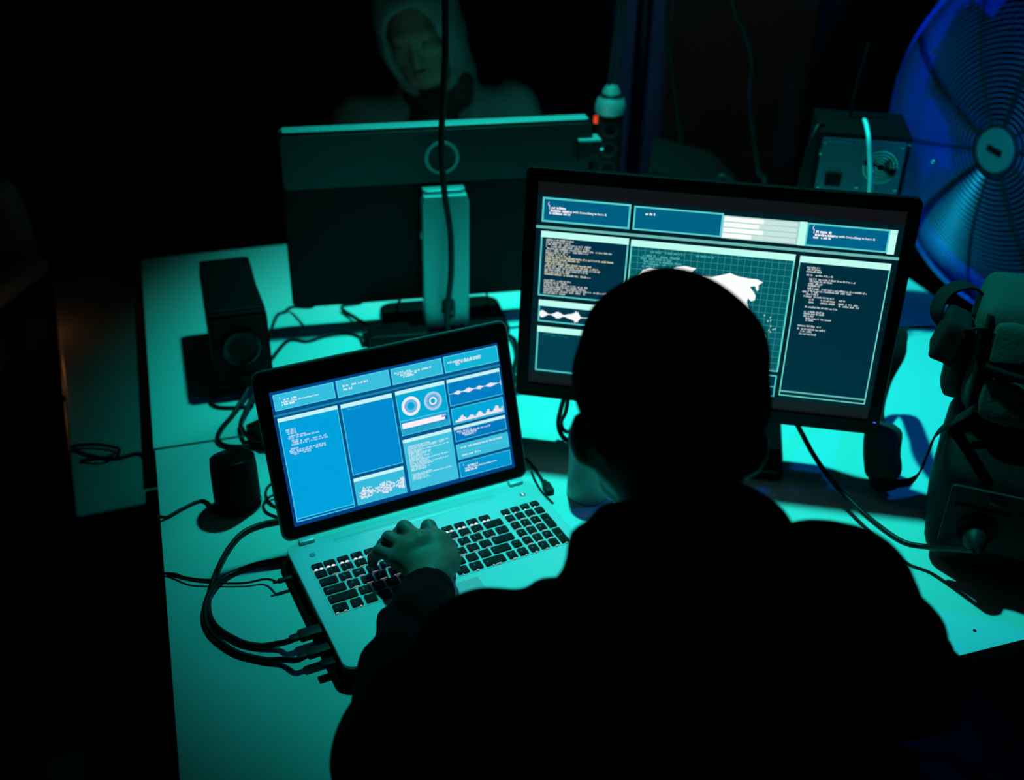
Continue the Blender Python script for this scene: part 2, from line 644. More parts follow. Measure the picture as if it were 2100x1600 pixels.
for s in (-1, 1):
    box('side_wall', (0.010, 1.12, 0.22), (s * 0.105, 0, 0.122), 'rack_dark', cr)
    box('end_wall', (0.20, 0.010, 0.22), (0, s * 0.555, 0.122), 'rack_dark', cr)
box('lid', (0.226, 1.126, 0.012), (0, 0, 0.238), 'rack_dark', cr, bevel=0.004)


# ------------------------------------------------------------------ screens
class UI:
    def __init__(self, w, h):
        self.w, self.h, self.k = w, h, 1.0
        self.v, self.f, self.c = [], [], []

    def xy(self, s, t):
        return (s - 0.5) * self.w, (1 - t) * self.h

    def poly(self, pts, col, layer):
        b = len(self.v)
        for (s, t) in pts:
            x, y = self.xy(s, t)
            self.v.append((x, y, layer * 0.00012))
        self.f.append(tuple(range(b, b + len(pts))))
        self.c.append(col)

    def rect(self, s0, t0, s1, t1, col, layer):
        self.poly([(s0, t1), (s1, t1), (s1, t0), (s0, t0)], col, layer)

    def frame(self, s0, t0, s1, t1, fill, edge, th, title=None, tth=0.0, layer=2):
        """window with a border; th in metres"""
        a, b = th / self.w, th / self.h
        self.rect(s0, t0, s1, t1, edge, layer)
        self.rect(s0 + a, t0 + b, s1 - a, t1 - b, fill, layer + 1)
        if title: self.rect(s0, t0, s1, t0 + tth, title, layer + 2)

    def words(self, s, t, length, col, layer=5, hgt=0.009, rng=None, dens=0.86):
        """a run of small unreadable glyph blocks"""
        hgt *= self.k
        x = s
        gw = hgt * self.h * 0.55 / self.w
        while x < s + length:
            n = rng.randint(2, 9)
            for k in range(n):
                if x > s + length: break
                if rng.random() < dens:
                    h0 = rng.uniform(0.62, 1.12) * hgt
                    self.rect(x, t + hgt - h0, x + gw * 0.94, t + hgt, col, layer)
                x += gw
            x += gw * 0.9

    def text(self, s, t, body, hgt, col, layer=5):
        size = hgt * self.h * 1.35
        x0, y0 = self.xy(s, t)
        for poly in text_polys(body, size):
            b = len(self.v)
            for (x, y) in poly: self.v.append((x0 + x * 0.92, y0 + y, layer * 0.00012))
            for (x, y) in poly: self.v.append((x0 + x * 0.92 + 0.0004, y0 + y + 0.0001, layer * 0.00012 + 0.00003))
            n = len(poly)
            self.f.append(tuple(range(b, b + n)))
            self.f.append(tuple(range(b + n, b + 2 * n)))
            self.c += [col, col]

    def disc(self, s, t, r0, r1, col, layer, n=28):
        cx, cy = self.xy(s, t)
        for i in range(n):
            a, b = 2 * math.pi * i / n, 2 * math.pi * (i + 1) / n
            q = len(self.v)
            for (r, g) in ((r0, a), (r1, a), (r1, b), (r0, b)):
                self.v.append((cx + r * math.cos(g), cy + r * math.sin(g), layer * 0.00012))
            self.f.append((q, q + 1, q + 2, q + 3))
            self.c.append(col)

    def wave(self, s0, s1, t, amp, col, layer, rng, n=90, lumps=()):
        for i in range(n):
            u = i / n
            e = 0.05 + sum(h * math.exp(-((u - c) / w) ** 2) for (c, w, h) in lumps)
            e *= amp * rng.uniform(0.75, 1.1)
            a, b = s0 + (s1 - s0) * u, s0 + (s1 - s0) * (u + 1.0 / n)
            self.rect(a, t - e, b, t + e, col, layer)

    def build(self, name, parent, M):
        v = [M @ Vector(p) for p in self.v]
        me = pydata(name, v, self.f)
        at = me.attributes.new('pixel', 'FLOAT_COLOR', 'CORNER')
        buf = []
        for p, c in zip(me.polygons, self.c):
            buf += list(c + (1.0,)) * p.loop_total
        at.data.foreach_set('color', buf)
        return link(name, me, 'lit_screen', parent)


# ------------------------------------------------------------------ laptop
LYAW = 0.1528
lap = thing('laptop', 'open silver laptop with a glowing blue dashboard on its screen', 'laptop', (0.354, 0.454, DESK), LYAW)
LW, LD_ = 0.381, 0.2564
pad = thing('cooling_pad', 'black cooling pad lying flat under the silver laptop', 'laptop stand', (0.354, 0.454, DESK), LYAW)
plate('tray', rrect(0.395, 0.272, 0.02, cx=-0.002, cy=-0.130), [rrect(0.05, 0.16, 0.01, cx=dx, cy=-0.125) for dx in (-0.1, 0, 0.1)], 0.006, 'black_matte', pad, bevel=0.0015, M=Matrix.Translation((0, 0, 0.0065)))
for sx in (-0.17, 0.17):
    for sy in (-0.02, -0.24):
        lathe('foot', [(0.008, 0), (0.008, 0.003)], 'black_matte', pad, seg=12, loc=(sx, sy, 0))
plate('base', rrect(LW, LD_, 0.014, cx=0, cy=-LD_ / 2), [], 0.0135, 'black_plastic', lap, bevel=0.0015, M=Matrix.Translation((0, 0, 0.0190)))
plate('deck', rrect(LW - 0.0005, LD_ - 0.0005, 0.014, cx=0, cy=-LD_ / 2), [], 0.0022, 'silver', lap, bevel=0.0012, M=Matrix.Translation((0, 0, 0.02855)))
ZD = 0.0308
for kx in (0.0284, 0.3553):
    kb = lathe('power_button' if kx > 0.2 else 'launch_button', [(0, 0.0008), (0.0042, 0.0008), (0.0046, 0)], 'silver_dark', lap, seg=24, loc=(kx - LW / 2, -0.0310 if kx > 0.2 else -0.0329, ZD))
box('button_light', (0.0016, 0.0062, 0.0004), (0.3553 - LW / 2, -0.0310, ZD + 0.0010), 'led_white', lap, bevel=0)
# speaker grille strip behind the keys
box('speaker_strip', (0.25, 0.010, 0.0006), (0.0, -0.017, ZD), 'silver', lap, bevel=0.0002)
box('touchpad', (0.105, 0.072, 0.0008), (0.2163 - 0.0525 - LW / 2, -0.1706 - 0.036, ZD + 0.0001), 'silver_dark', lap, bevel=0.0003)
MATS['silver_pad'] = mat('silver_pad', (0.56, 0.57, 0.57), 0.42, 0.4, var=0.03, scale=400)
lap.children[-1].data.materials[0] = MATS['silver_pad']
kb = plate('keyboard', rrect(0.352, 0.109, 0.004, cx=0.193 - LW / 2, cy=-0.1065), [], 0.0006, 'silver', lap, M=Matrix.Translation((0, 0, ZD + 0.0001)))


def key(x0, y0, x1, y1, legend='', where='mid', small=''):
    """one key cap with its printed legend, deck coordinates"""
    w, d = x1 - x0, y1 - y0
    cx, cy = (x0 + x1) / 2 - LW / 2, -(y0 + y1) / 2
    bm = bmesh.new()
    hb, ht = 0.0004, 0.0024
    r = []
    for (z, q) in ((hb, 0), (ht - 0.0004, 0.0001), (ht, 0.0006)):
        r.append([bm.verts.new((px, py, z)) for (px, py) in rrect(w - 2 * q, d - 2 * q, 0.0014, 2)])
    n = len(r[0])
    for a, b in ((0, 1), (1, 2)):
        for i in range(n): bm.faces.new((r[a][i], r[a][(i + 1) % n], r[b][(i + 1) % n], r[b][i]))
    bm.faces.new(r[2])
    for f in bm.faces: f.material_index = 0
    for body, px, py, sz in ((legend, -w * 0.22 if where == 'mid' else -w / 2 + 0.0022, -0.0006, 0.0056 if len(legend) < 2 else 0.0030), (small, w * 0.12, -d * 0.36, 0.0034)):
        if not body: continue
        for poly in text_polys(body, sz):
            vs = [bm.verts.new((px + x, py + y, ht + 0.00006)) for (x, y) in poly]
            try:
                f = bm.faces.new(vs)
                f.material_index = 1
                f.normal_update()
                if f.normal.z < 0: f.normal_flip()
            except ValueError: pass
    me = bpy.data.meshes.new('key')
    bm.to_mesh(me)
    bm.free()
    return link('key', me, ['key_black', 'white_print'], kb, loc=(cx, cy, ZD + 0.0002))


leds = []
P, KW = 0.0195, 0.0157
R0 = (0.0545, 0.0655); R1 = (0.0700, 0.0835); R2 = (0.0880, 0.1020); R3 = (0.1062, 0.1203); R4 = (0.1245, 0.1388); R5 = (0.1430, 0.1580)
key(0.0195, R0[0], 0.0345, R0[1], 'esc', 'l')
fn = ['f1', 'f2', 'f3', 'f4', 'f5', 'f6', 'f7', 'f8', 'f9', 'f10', 'f11', 'f12', 'ins']
for i in range(13): key(0.0365 + i * P, R0[0], 0.0365 + i * P + KW, R0[1], fn[i], 'l')
for i, t_ in enumerate(('del', 'prt', 'home', 'end')): key(0.306 + i * 0.016, R0[0], 0.3185 + i * 0.016, R0[1], t_, 'l')
key(0.0195, R1[0], 0.0345, R1[1], '`')
for i, t_ in enumerate('1234567890-='): key(0.0365 + i * P, R1[0], 0.0365 + i * P + KW, R1[1], t_)
key(0.271, R1[0], 0.2985, R1[1], '<', 'l')
for i, t_ in enumerate(('num', '/', '*', '-')): key(0.306 + i * 0.016, R1[0], 0.3185 + i * 0.016, R1[1], t_)
key(0.0197, R2[0], 0.0438, R2[1], 'tab', 'l')
for i, t_ in enumerate('QWERTYUIOP[]'): key(0.0470 + i * P, R2[0], 0.0470 + i * P + KW, R2[1], t_)
key(0.2812, R2[0], 0.2985, R2[1], '\\')
for i, t_ in enumerate('789'): key(0.306 + i * 0.016, R2[0], 0.3185 + i * 0.016, R2[1], t_)
key(0.354, R2[0], 0.3665, R3[1], '+')
key(0.0197, R3[0], 0.0490, R3[1], 'caps lock', 'l')
for i, t_ in enumerate("ASDFGHJKL;'"): key(0.0525 + i * P, R3[0], 0.0525 + i * P + KW, R3[1], t_)
key(0.2670, R3[0], 0.2985, R3[1], '<', 'l')
for i, t_ in enumerate('456'): key(0.306 + i * 0.016, R3[0], 0.3185 + i * 0.016, R3[1], t_)
key(0.0200, R4[0], 0.0585, R4[1], '^', 'l')
for i, t_ in enumerate('ZXCVBNM,./'): key(0.0620 + i * P, R4[0], 0.0620 + i * P + KW, R4[1], t_)
key(0.2570, R4[0], 0.2840, R4[1], '^', 'l')
key(0.2885, R4[0], 0.3015, R4[1], '^')
for i, t_ in enumerate('123'): key(0.306 + i * 0.016, R4[0], 0.3185 + i * 0.016, R4[1], t_)
key(0.354, R4[0], 0.3665, R5[1], 'enter', 'l')
key(0.0200, R5[0], 0.0390, R5[1], 'ctrl', 'l')
key(0.0440, R5[0], 0.0590, R5[1], 'fn')
key(0.0635, R5[0], 0.0790, R5[1])
key(0.0830, R5[0], 0.0985, R5[1], 'alt', 'l')
key(0.1025, R5[0], 0.1905, R5[1])
key(0.1945, R5[0], 0.2110, R5[1], 'alt', 'l')
key(0.2150, R5[0], 0.2320, R5[1], '=')
key(0.2360, R5[0], 0.2670, R5[1], 'ctrl', 'l')
key(0.2718, R5[0], 0.2845, R5[1], '<')
key(0.2885, R5[0], 0.3015, R5[1], 'v')
key(0.306, R5[0], 0.3185, R5[1], '>')
key(0.322, R5[0], 0.3345, R5[1], '0')
key(0.338, R5[0], 0.3505, R5[1], '.')
# backlight showing between the caps
bm = bmesh.new()


def led(x, y, rx, ry):
    c = (x - LW / 2, -y, ZD + 0.0022)
    vs = [bm.verts.new((c[0] + rx * math.cos(a), c[1] + ry * math.sin(a), c[2])) for a in [2 * math.pi * i / 10 for i in range(10)]]
    bm.faces.new(vs)


for x0 in [0.0195] + [0.0365 + i * P for i in range(13)]:
    led(x0 + 0.0036, 0.0676, 0.0024, 0.0017)
    led(x0 + 0.0108, 0.0674, 0.0024, 0.0017)
for i in range(4): led(0.306 + i * 0.016 + 0.003, 0.0676, 0.0014, 0.0009)
tag(done('key_backlight', bm, 'led_white', lap, smooth=False), kind='stuff')
bm = bmesh.new()
for yy, xs in ((R1[1] + 0.0013, [0.0365 + i * P for i in range(12)]), (R2[1] + 0.0013, [0.047 + i * P for i in range(12)]), (R3[1] + 0.0013, [0.0525 + i * P for i in range(11)])):
    for x0 in xs: led(x0 + 0.0085, yy, 0.0050, 0.0005)
for yy in (R1[1] + 0.0015, R2[1] + 0.0015, R3[1] + 0.0015, R4[1] + 0.0015):
    for i in range(3): led(0.306 + i * 0.016 + 0.006, yy, 0.0042, 0.0007)
for x0, w in ((0.0225, 0.0022), (0.0335, 0.0022), (0.0545, 0.0015), (0.222, 0.0022), (0.2, 0.0012), (0.254, 0.004), (0.246, 0.0014), (0.2785, 0.0034), (0.296, 0.0015), (0.312, 0.002), (0.329, 0.002), (0.345, 0.003), (0.36, 0.002)):
    led(x0, R5[1] + 0.0013, w, 0.0010)
tag(done('key_glow', bm, 'led_soft', lap, smooth=False), kind='stuff')
# side ports and hinges
for i, yy in enumerate((-0.165, -0.200, -0.223)):
    box('port', (0.002, 0.013, 0.005), (-LW / 2 - 0.0006, yy, 0.019), 'silver_dark', lap, bevel=0.0005)
for hx in (-0.1605, 0.1675):
    box('hinge', (0.022, 0.012, 0.008), (hx, -0.001, ZD + 0.0015), 'silver', lap, bevel=0.002)
LT = 0.3576
ML = Matrix(((1, 0, 0, 0), (0, math.sin(LT), -math.cos(LT), 0.0008), (0, math.cos(LT), math.sin(LT), 0.030), (0, 0, 0, 1)))
lid = plate('lid', rrect(LW, 0.2425, 0.012, cx=0, cy=0.1275), [], 0.004, 'silver_dark', lap, bevel=0.0014, M=ML @ Matrix.Translation((0, 0, -0.0054)))
plate('screen_bezel', rrect(LW - 0.004, 0.2385, 0.011, cx=0, cy=0.1275), [rrect(0.3455, 0.1950, 0.0008, 2, cx=0, cy=0.0245 + 0.09675)], 0.0016, 'bezel', lid, bevel=0.0002, M=ML @ Matrix.Translation((0, 0, -0.0014)))
rng = random.Random(5)
ui = UI(0.344, 0.1935)
ui.k = 1.2
c = s255
EDGE, BRT = c(75, 205, 235), c(196, 244, 246)
ui.rect(-0.002, -0.003, 1.002, 1.003, c(0, 62, 125), 0)
ui.rect(0.012, 0.012, 0.992, 0.975, c(0, 84, 140), 1)
WHT = c(205, 225, 240)
for (a, b, q, w_, f_) in ((0.0105, 0.021, 0.2615, 0.139, c(52, 190, 224)), (0.271, 0.019, 0.499, 0.143, c(58, 190, 222)), (0.508, 0.020, 0.736, 0.142, c(50, 188, 220)), (0.7445, 0.017, 0.997, 0.142, c(18, 180, 214))):
    ui.frame(a, b, q, w_, f_, c(88, 214, 238), 0.0011)
ui.rect(0.0, 0.165, 1.0, 0.179, c(30, 132, 172), 2)
ui.frame(0.012, 0.194, 0.2605, 0.974, c(0, 160, 222), EDGE, 0.0012, BRT, 0.028)
ui.rect(0.016, 0.945, 0.2565, 0.951, EDGE, 5)
ui.rect(0.016, 0.953, 0.2565, 0.964, c(0, 100, 170), 5)
ui.frame(0.2735, 0.197, 0.4965, 0.737, c(0, 138, 208), EDGE, 0.0011, BRT, 0.030)
ui.frame(0.273, 0.762, 0.4935, 0.970, c(52, 186, 220), EDGE, 0.0010, BRT, 0.026)
ui.frame(0.511, 0.194, 0.7335, 0.538, c(0, 168, 214), EDGE, 0.0010, BRT, 0.028)
ui.rect(0.513, 0.422, 0.7315, 0.428, EDGE, 5)
ui.frame(0.517, 0.436, 0.727, 0.495, c(0, 110, 185), c(40, 165, 205), 0.0008, layer=5)
ui.rect(0.519, 0.444, 0.6975, 0.464, c(250, 240, 250), 8)
ui.rect(0.6975, 0.444, 0.719, 0.458, c(170, 190, 225), 8)
ui.rect(0.519, 0.464, 0.712, 0.486, c(250, 238, 250), 8)
ui.rect(0.517, 0.503, 0.728, 0.528, c(40, 160, 200), 5)
ui.disc(0.5705, 0.326, 0.0098, 0.0142, c(238, 238, 248), 6)
ui.disc(0.5705, 0.326, 0.0058, 0.0090, c(120, 180, 232), 6)
ui.disc(0.6705, 0.326, 0.0105, 0.0138, c(178, 205, 236), 6)
ui.disc(0.6705, 0.326, 0.0080, 0.0102, c(120, 180, 226), 6)
ui.disc(0.6705, 0.326, 0.0036, 0.0062, c(225, 232, 245), 6)
ui.frame(0.5095, 0.567, 0.732, 0.969, c(62, 192, 222), EDGE, 0.0010, BRT, 0.026)
ui.frame(0.7445, 0.195, 0.993, 0.403, c(0, 124, 196), EDGE, 0.0010, BRT, 0.026)
ui.wave(0.747, 0.991, 0.3075, 0.020, c(232, 232, 246), 5, rng, 80, ((0.16, 0.05, 0.8), (0.36, 0.07, 0.9), (0.57, 0.05, 0.8), (0.80, 0.08, 0.8), (0.99, 0.01, 0.9)))
ui.frame(0.7445, 0.4225, 0.990, 0.548, c(0, 164, 214), EDGE, 0.0010)
for i in range(46):
    u = i / 46
    hgt = 0.012 + 0.034 * math.exp(-((u - 0.13) / 0.07) ** 2) + 0.026 * math.exp(-((u - 0.32) / 0.05) ** 2) + 0.036 * math.exp(-((u - 0.5) / 0.06) ** 2) + 0.034 * math.exp(-((u - 0.68) / 0.04) ** 2) + 0.05 * math.exp(-((u - 0.86) / 0.06) ** 2) + 0.03 * math.exp(-((u - 0.99) / 0.03) ** 2)
    ui.rect(0.757 + 0.226 * u, 0.534 - hgt * rng.uniform(0.85, 1.1), 0.757 + 0.226 * (u + 1 / 46), 0.534, c(232, 230, 242), 5)
ui.frame(0.744, 0.568, 0.988, 0.683, c(0, 120, 194), EDGE, 0.0010, BRT, 0.024)
ui.frame(0.7425, 0.706, 0.989, 0.8275, c(58, 188, 218), EDGE, 0.0010)
ui.rect(0.744, 0.767, 0.988, 0.772, EDGE, 5)
ui.frame(0.741, 0.850, 0.988, 0.971, c(0, 148, 208), EDGE, 0.0010)
# header texts and code listings
for (a, b) in ((0.034, 0.054), (0.760, 0.876)):
    col = c(222, 232, 242)
    ui.text(a, b + 0.004, '(', 0.016, col)
    ui.words(a + 0.012, b + 0.006, 0.055, col, hgt=0.012, rng=rng)
    ui.text(a + 0.006, b + 0.036, 'Initialize a String with Something in here', 0.0135, col)
    ui.words(a + 0.006, b + 0.040, 0.055, col, hgt=0.012, rng=rng)
ui.words(0.296, 0.058, 0.110, c(205, 230, 238), hgt=0.013, rng=rng)
ui.words(0.297, 0.084, 0.042, c(205, 230, 238), hgt=0.013, rng=rng)
for (a, b, cc) in ((0.521, 0.050, c(205, 228, 236)), (0.752, 0.600, c(190, 205, 232))):
    ui.words(a, b, 0.070, cc, hgt=0.011, rng=rng)
    ui.words(a + 0.012, b + 0.013, 0.150, cc, hgt=0.011, rng=rng)
    ui.words(a + 0.026, b + 0.026, 0.072, cc, hgt=0.011, rng=rng)
    ui.words(a + 0.036, b + 0.039, 0.050, cc, hgt=0.011, rng=rng)
ui.words(0.762, 0.060, 0.150, c(205, 228, 236), hgt=0.012, rng=rng)
ui.words(0.795, 0.073, 0.116, c(205, 228, 236), hgt=0.012, rng=rng)
ui.words(0.797, 0.086, 0.030, c(205, 228, 236), hgt=0.012, rng=rng)
CT = c(165, 205, 240)
for (a, b, l) in ((0.036, 0.284, 0.038), (0.036, 0.298, 0.040), (0.038, 0.312, 0.040), (0.042, 0.332, 0.074), (0.040, 0.346, 0.125), (0.044, 0.366, 0.040), (0.046, 0.380, 0.150), (0.044, 0.396, 0.160), (0.038, 0.424, 0.040), (0.036, 0.438, 0.090), (0.134, 0.438, 0.050), (0.038, 0.452, 0.092), (0.138, 0.452, 0.048), (0.052, 0.466, 0.020), (0.09, 0.466, 0.03)):
    ui.words(a, b, l, CT, hgt=0.011, rng=rng)
for i in range(26):
    l = 0.055 + 0.05 * rng.random() + (0.10 if i in (1, 2, 4, 11, 14, 22) else 0)
    if i in (19, 20): continue
    ui.words(0.526, 0.622 + i * 0.0105, min(l, 0.185), c(190, 226, 236), hgt=0.0078, rng=rng)
for i in range(3): ui.words(0.284, 0.806 + i * 0.009, 0.0, WHT, rng=rng)
for i in range(280):   # small world map
    u, v_ = rng.random(), rng.random()
    s, t_ = 0.286 + 0.196 * u, 0.838 + 0.088 * v_
    if abs(v_ - 0.5) < 0.18 + 0.3 * abs(math.sin(u * 7.0 + 0.6)):
        ui.rect(s, t_, s + 0.007 * rng.uniform(0.4, 1.2), t_ + 0.011 * rng.uniform(0.4, 1.3), c(225, 228, 240), 5 + (i % 3))
ui.words(0.762, 0.729, 0.20, c(190, 226, 236), hgt=0.012, rng=rng)
ui.words(0.762, 0.790, 0.085, c(190, 226, 236), hgt=0.012, rng=rng)
for i in range(3): ui.words(0.30 + 0.02 * i, 0.236 + 0.006 * (i % 2), 0.012, c(40, 165, 215), hgt=0.010, rng=rng)
ui.build('screen', lid, ML @ Matrix.Translation((0, 0.0245, -0.0016)))

# ------------------------------------------------------------------ the lit monitor on the right
MYAW, MTILT, MW, MH = -0.4918, 0.1324, 0.5668, 0.3681
mon = thing('monitor', 'black monitor showing a world map and code panels behind the beanie', 'monitor', (0.82, 0.5005, DESK), MYAW)
MM = Matrix(((1, 0, 0, 0), (0, math.sin(MTILT), -math.cos(MTILT), 0), (0, math.cos(MTILT), math.sin(MTILT), 0.0916), (0, 0, 0, 1)))
ACT = (0.0285, 0.0495, 0.9725, 0.9445)
aw, ah = (ACT[2] - ACT[0]) * MW, (ACT[3] - ACT[1]) * MH
acx, acy = ((ACT[0] + ACT[2]) / 2 - 0.5) * MW, (1 - (ACT[1] + ACT[3]) / 2) * MH
plate('bezel', rrect(MW, MH, 0.008, cx=0, cy=MH / 2), [rrect(aw, ah, 0.0008, 2, cx=acx, cy=acy)], 0.014, 'bezel', mon, bevel=0.0014, M=MM @ Matrix.Translation((0, 0, -0.0075)))
plate('back_shell', rrect(MW - 0.01, MH - 0.01, 0.008, cx=0, cy=MH / 2), [], 0.016, 'black_plastic', mon, bevel=0.002, M=MM @ Matrix.Translation((0, 0, -0.024)))
plate('back_hump', rrect(MW * 0.62, MH * 0.66, 0.02, cx=0, cy=MH * 0.48), [], 0.022, 'black_plastic', mon, bevel=0.004, M=MM @ Matrix.Translation((0, 0, -0.045)))
plate('neck', rrect(0.085, 0.20, 0.01, cx=0, cy=0.16), [], 0.022, 'black_plastic', mon, bevel=0.003, M=Matrix.Translation((0, 0.075, 0)) @ Matrix.Rotation(math.radians(90), 4, 'X') @ Matrix.Translation((0, -0.055, 0)))
plate('foot_plate', rrect(0.30, 0.20, 0.012, cx=0, cy=0.075), [], 0.014, 'black_gloss', mon, bevel=0.002, M=Matrix.Translation((0, 0, 0.0092)))
box('power_light', (0.004, 0.004, 0.001), tuple(MM @ Vector(((0.988 - 0.5) * MW, (1 - 0.9455) * MH, 0.0012))), 'led_blue', mon, bevel=0.0003)
rng = random.Random(11)
ui = UI(MW, MH)
ui.rect(ACT[0], ACT[1], ACT[2], ACT[3], c(16, 15, 19), 0)
ui.rect(0.029, 0.105, 0.972, 0.895, c(0, 26, 36), 1)
FR, TB = c(86, 205, 205), c(188, 255, 240)
ui.frame(0.0445, 0.116, 0.2795, 0.2195, c(0, 94, 132), FR, 0.0030)
ui.frame(0.2875, 0.120, 0.5195, 0.2195, c(0, 98, 134), FR, 0.0026)
ui.rect(0.519, 0.1275, 0.715, 0.221, c(160, 214, 205), 3)
for i, e in enumerate((0.6225, 0.612, 0.6235, 0.596)):
    t0 = 0.1325 + i * 0.0222
    ui.rect(0.522, t0, 0.708, t0 + 0.0165, c(205, 228, 222), 4)
    ui.rect(0.522, t0, e, t0 + 0.0178, c(252, 255, 254), 5)
ui.rect(0.7135, 0.126, 0.732, 0.2225, TB, 4)
ui.frame(0.7317, 0.128, 0.9385, 0.2225, c(0, 98, 140), FR, 0.0026)
ui.rect(0.938, 0.128, 0.956, 0.2265, TB, 4)
ui.rect(0.030, 0.2355, 0.971, 0.2475, c(104, 182, 178), 2)
ui.frame(0.0455, 0.2575, 0.2815, 0.539, c(0, 46, 68), FR, 0.0024, TB, 0.0265)
ui.frame(0.2875, 0.261, 0.715, 0.771, c(0, 92, 102), c(100, 235, 220), 0.0018, TB, 0.0270)
g = c(62, 140, 142)
for i in range(25):
    s = 0.2915 + 0.01745 * i
    if s < 0.712: ui.rect(s, 0.288, s + 0.0012, 0.766, g, 5)
for i in range(18):
    t_ = 0.300 + 0.0270 * i
    if t_ < 0.764: ui.rect(0.291, t_, 0.712, t_ + 0.0018, g, 5)
ui.frame(0.0495, 0.557, 0.2815, 0.655, c(0, 52, 74), FR, 0.0024, TB, 0.0265)
ui.wave(0.054, 0.277, 0.619, 0.022, c(248, 252, 252), 6, rng, 110, ((0.03, 0.05, 0.7), (0.22, 0.05, 0.75), (0.40, 0.07, 0.6), (0.46, 0.03, 0.9), (0.68, 0.06, 0.8), (0.88, 0.05, 0.7)))
ui.frame(0.0495, 0.675, 0.2815, 0.8815, c(0, 58, 76), FR, 0.0024, TB, 0.0265)
for i in range(4): ui.words(0.068 + 0.02 * i, 0.706 + 0.004 * (i % 2), 0.012, c(0, 105, 115), hgt=0.008, rng=rng)
ui.frame(0.2875, 0.787, 0.502, 0.8845, c(0, 52, 70), FR, 0.0020)
ui.frame(0.509, 0.787, 0.7145, 0.8845, c(0, 52, 70), FR, 0.0020)
ui.rect(0.512, 0.838, 0.7125, 0.842, FR, 5)
ui.frame(0.7265, 0.264, 0.955, 0.874, c(0, 42, 60), c(120, 245, 228), 0.0014, TB, 0.0265)
ui.rect(0.729, 0.850, 0.9525, 0.856, c(104, 200, 192), 5)
# continents on the map
W1 = c(253, 255, 255)
ui.poly([(0.310, 0.442), (0.3137, 0.4127), (0.3257, 0.3845), (0.3441, 0.373), (0.3662, 0.3784), (0.3878, 0.3768), (0.400, 0.392), (0.385, 0.430), (0.392, 0.470), (0.372, 0.505), (0.360, 0.545), (0.352, 0.505), (0.335, 0.480)][::-1], W1, 7)
ui.poly([(0.362, 0.550), (0.385, 0.560), (0.410, 0.590), (0.398, 0.640), (0.380, 0.700), (0.372, 0.655), (0.366, 0.600)][::-1], W1, 7)
ui.poly([(0.405, 0.366), (0.4136, 0.3581), (0.4346, 0.3505), (0.4646, 0.3564), (0.4504, 0.383), (0.430, 0.405), (0.417, 0.390)][::-1], W1, 8)
asia = [(0.4829, 0.3867), (0.5083, 0.3864), (0.5329, 0.3743), (0.5548, 0.3627), (0.5734, 0.3722), (0.6043, 0.3778), (0.6271, 0.3784), (0.6418, 0.3885), (0.6317, 0.4025), (0.6335, 0.4231), (0.6288, 0.428), (0.6233, 0.408), (0.6097, 0.4122), (0.6216, 0.4333), (0.6281, 0.449), (0.6272, 0.468), (0.6175, 0.4738), (0.6087, 0.4605), (0.6079, 0.4816), (0.6154, 0.51), (0.600, 0.530), (0.590, 0.515), (0.578, 0.545), (0.566, 0.512), (0.548, 0.505), (0.520, 0.500), (0.498, 0.470), (0.476, 0.480), (0.470, 0.440), (0.478, 0.41)]
ui.poly(asia[::-1], W1, 7)
ui.poly([(0.470, 0.495), (0.500, 0.490), (0.522, 0.520), (0.540, 0.535), (0.522, 0.580), (0.512, 0.640), (0.497, 0.650), (0.488, 0.590), (0.470, 0.560), (0.462, 0.525)][::-1], W1, 7)
ui.poly([(0.622, 0.610), (0.650, 0.590), (0.668, 0.615), (0.672, 0.650), (0.648, 0.660), (0.625, 0.645)][::-1], W1, 7)
for (a, b) in ((0.6579, 0.5285), (0.6737, 0.5343), (0.6689, 0.5521), (0.676, 0.5480), (0.6784, 0.5719), (0.6908, 0.5826), (0.6794, 0.5974), (0.6750, 0.590), (0.686, 0.586)):
    ui.poly([(a - 0.0016, b), (a, b + 0.004), (a + 0.0018, b), (a + 0.0004, b - 0.0045)], c(200, 235, 230), 7)
MT = c(70, 160, 160)
for (a, b, l) in ((0.318, 0.318, 0.10), (0.316, 0.330, 0.08), (0.325, 0.341, 0.10), (0.325, 0.352, 0.06), (0.322, 0.363, 0.035), (0.34, 0.300, 0.03), (0.38, 0.300, 0.05), (0.46, 0.300, 0.05)):
    ui.words(a, b, l, MT, hgt=0.009, rng=rng)
# header texts
for (a, b) in ((0.0590, 0.136), (0.7460, 0.140)):
    col = c(232, 232, 240)
    ui.text(a, b + 0.012, '{', 0.015, col, 6)
    ui.text(a + 0.003, b + 0.0255, '|', 0.015, col, 6)
    ui.words(a + 0.010, b + 0.016, 0.038, col, 6, hgt=0.0100, rng=rng)
    ui.text(a + 0.008, b + 0.0370, 'Initialize a String with Something in here &', 0.0108, col, 6)
    ui.words(a + 0.008, b + 0.0300, 0.045, col, 6, hgt=0.0085, rng=rng)
    ui.words(a + 0.005, b + 0.0400, 0.055, col, 6, hgt=0.0090, rng=rng)
ui.words(0.3180, 0.1435, 0.024, c(232, 236, 240), 6, hgt=0.0105, rng=rng)
LG, LY = c(172, 180, 178), c(184, 186, 166)
for k, t0 in enumerate((0.2890, 0.4640)):
    rows = [(0.075, 0), (0.065, 0), (0.120, 0), (0.118, 0), (0.176, 0), (0.115, 0), (0.060, 1), (0.068, 1), (0.182, 1), (0.092, 1), (0.060, 1), (0.126, 1), (0.145, 1), (0.148, 0), (0.118, 0), (0.070, 1), (0.125, 1)]
    for i, (l, w_) in enumerate(rows):
        t_ = t0 + i * 0.0092
        if t_ > 0.527: break
        ui.words(0.0605, t_, l, LY if w_ else LG, 6, hgt=0.0078, rng=rng)
RG = c(176, 188, 190)
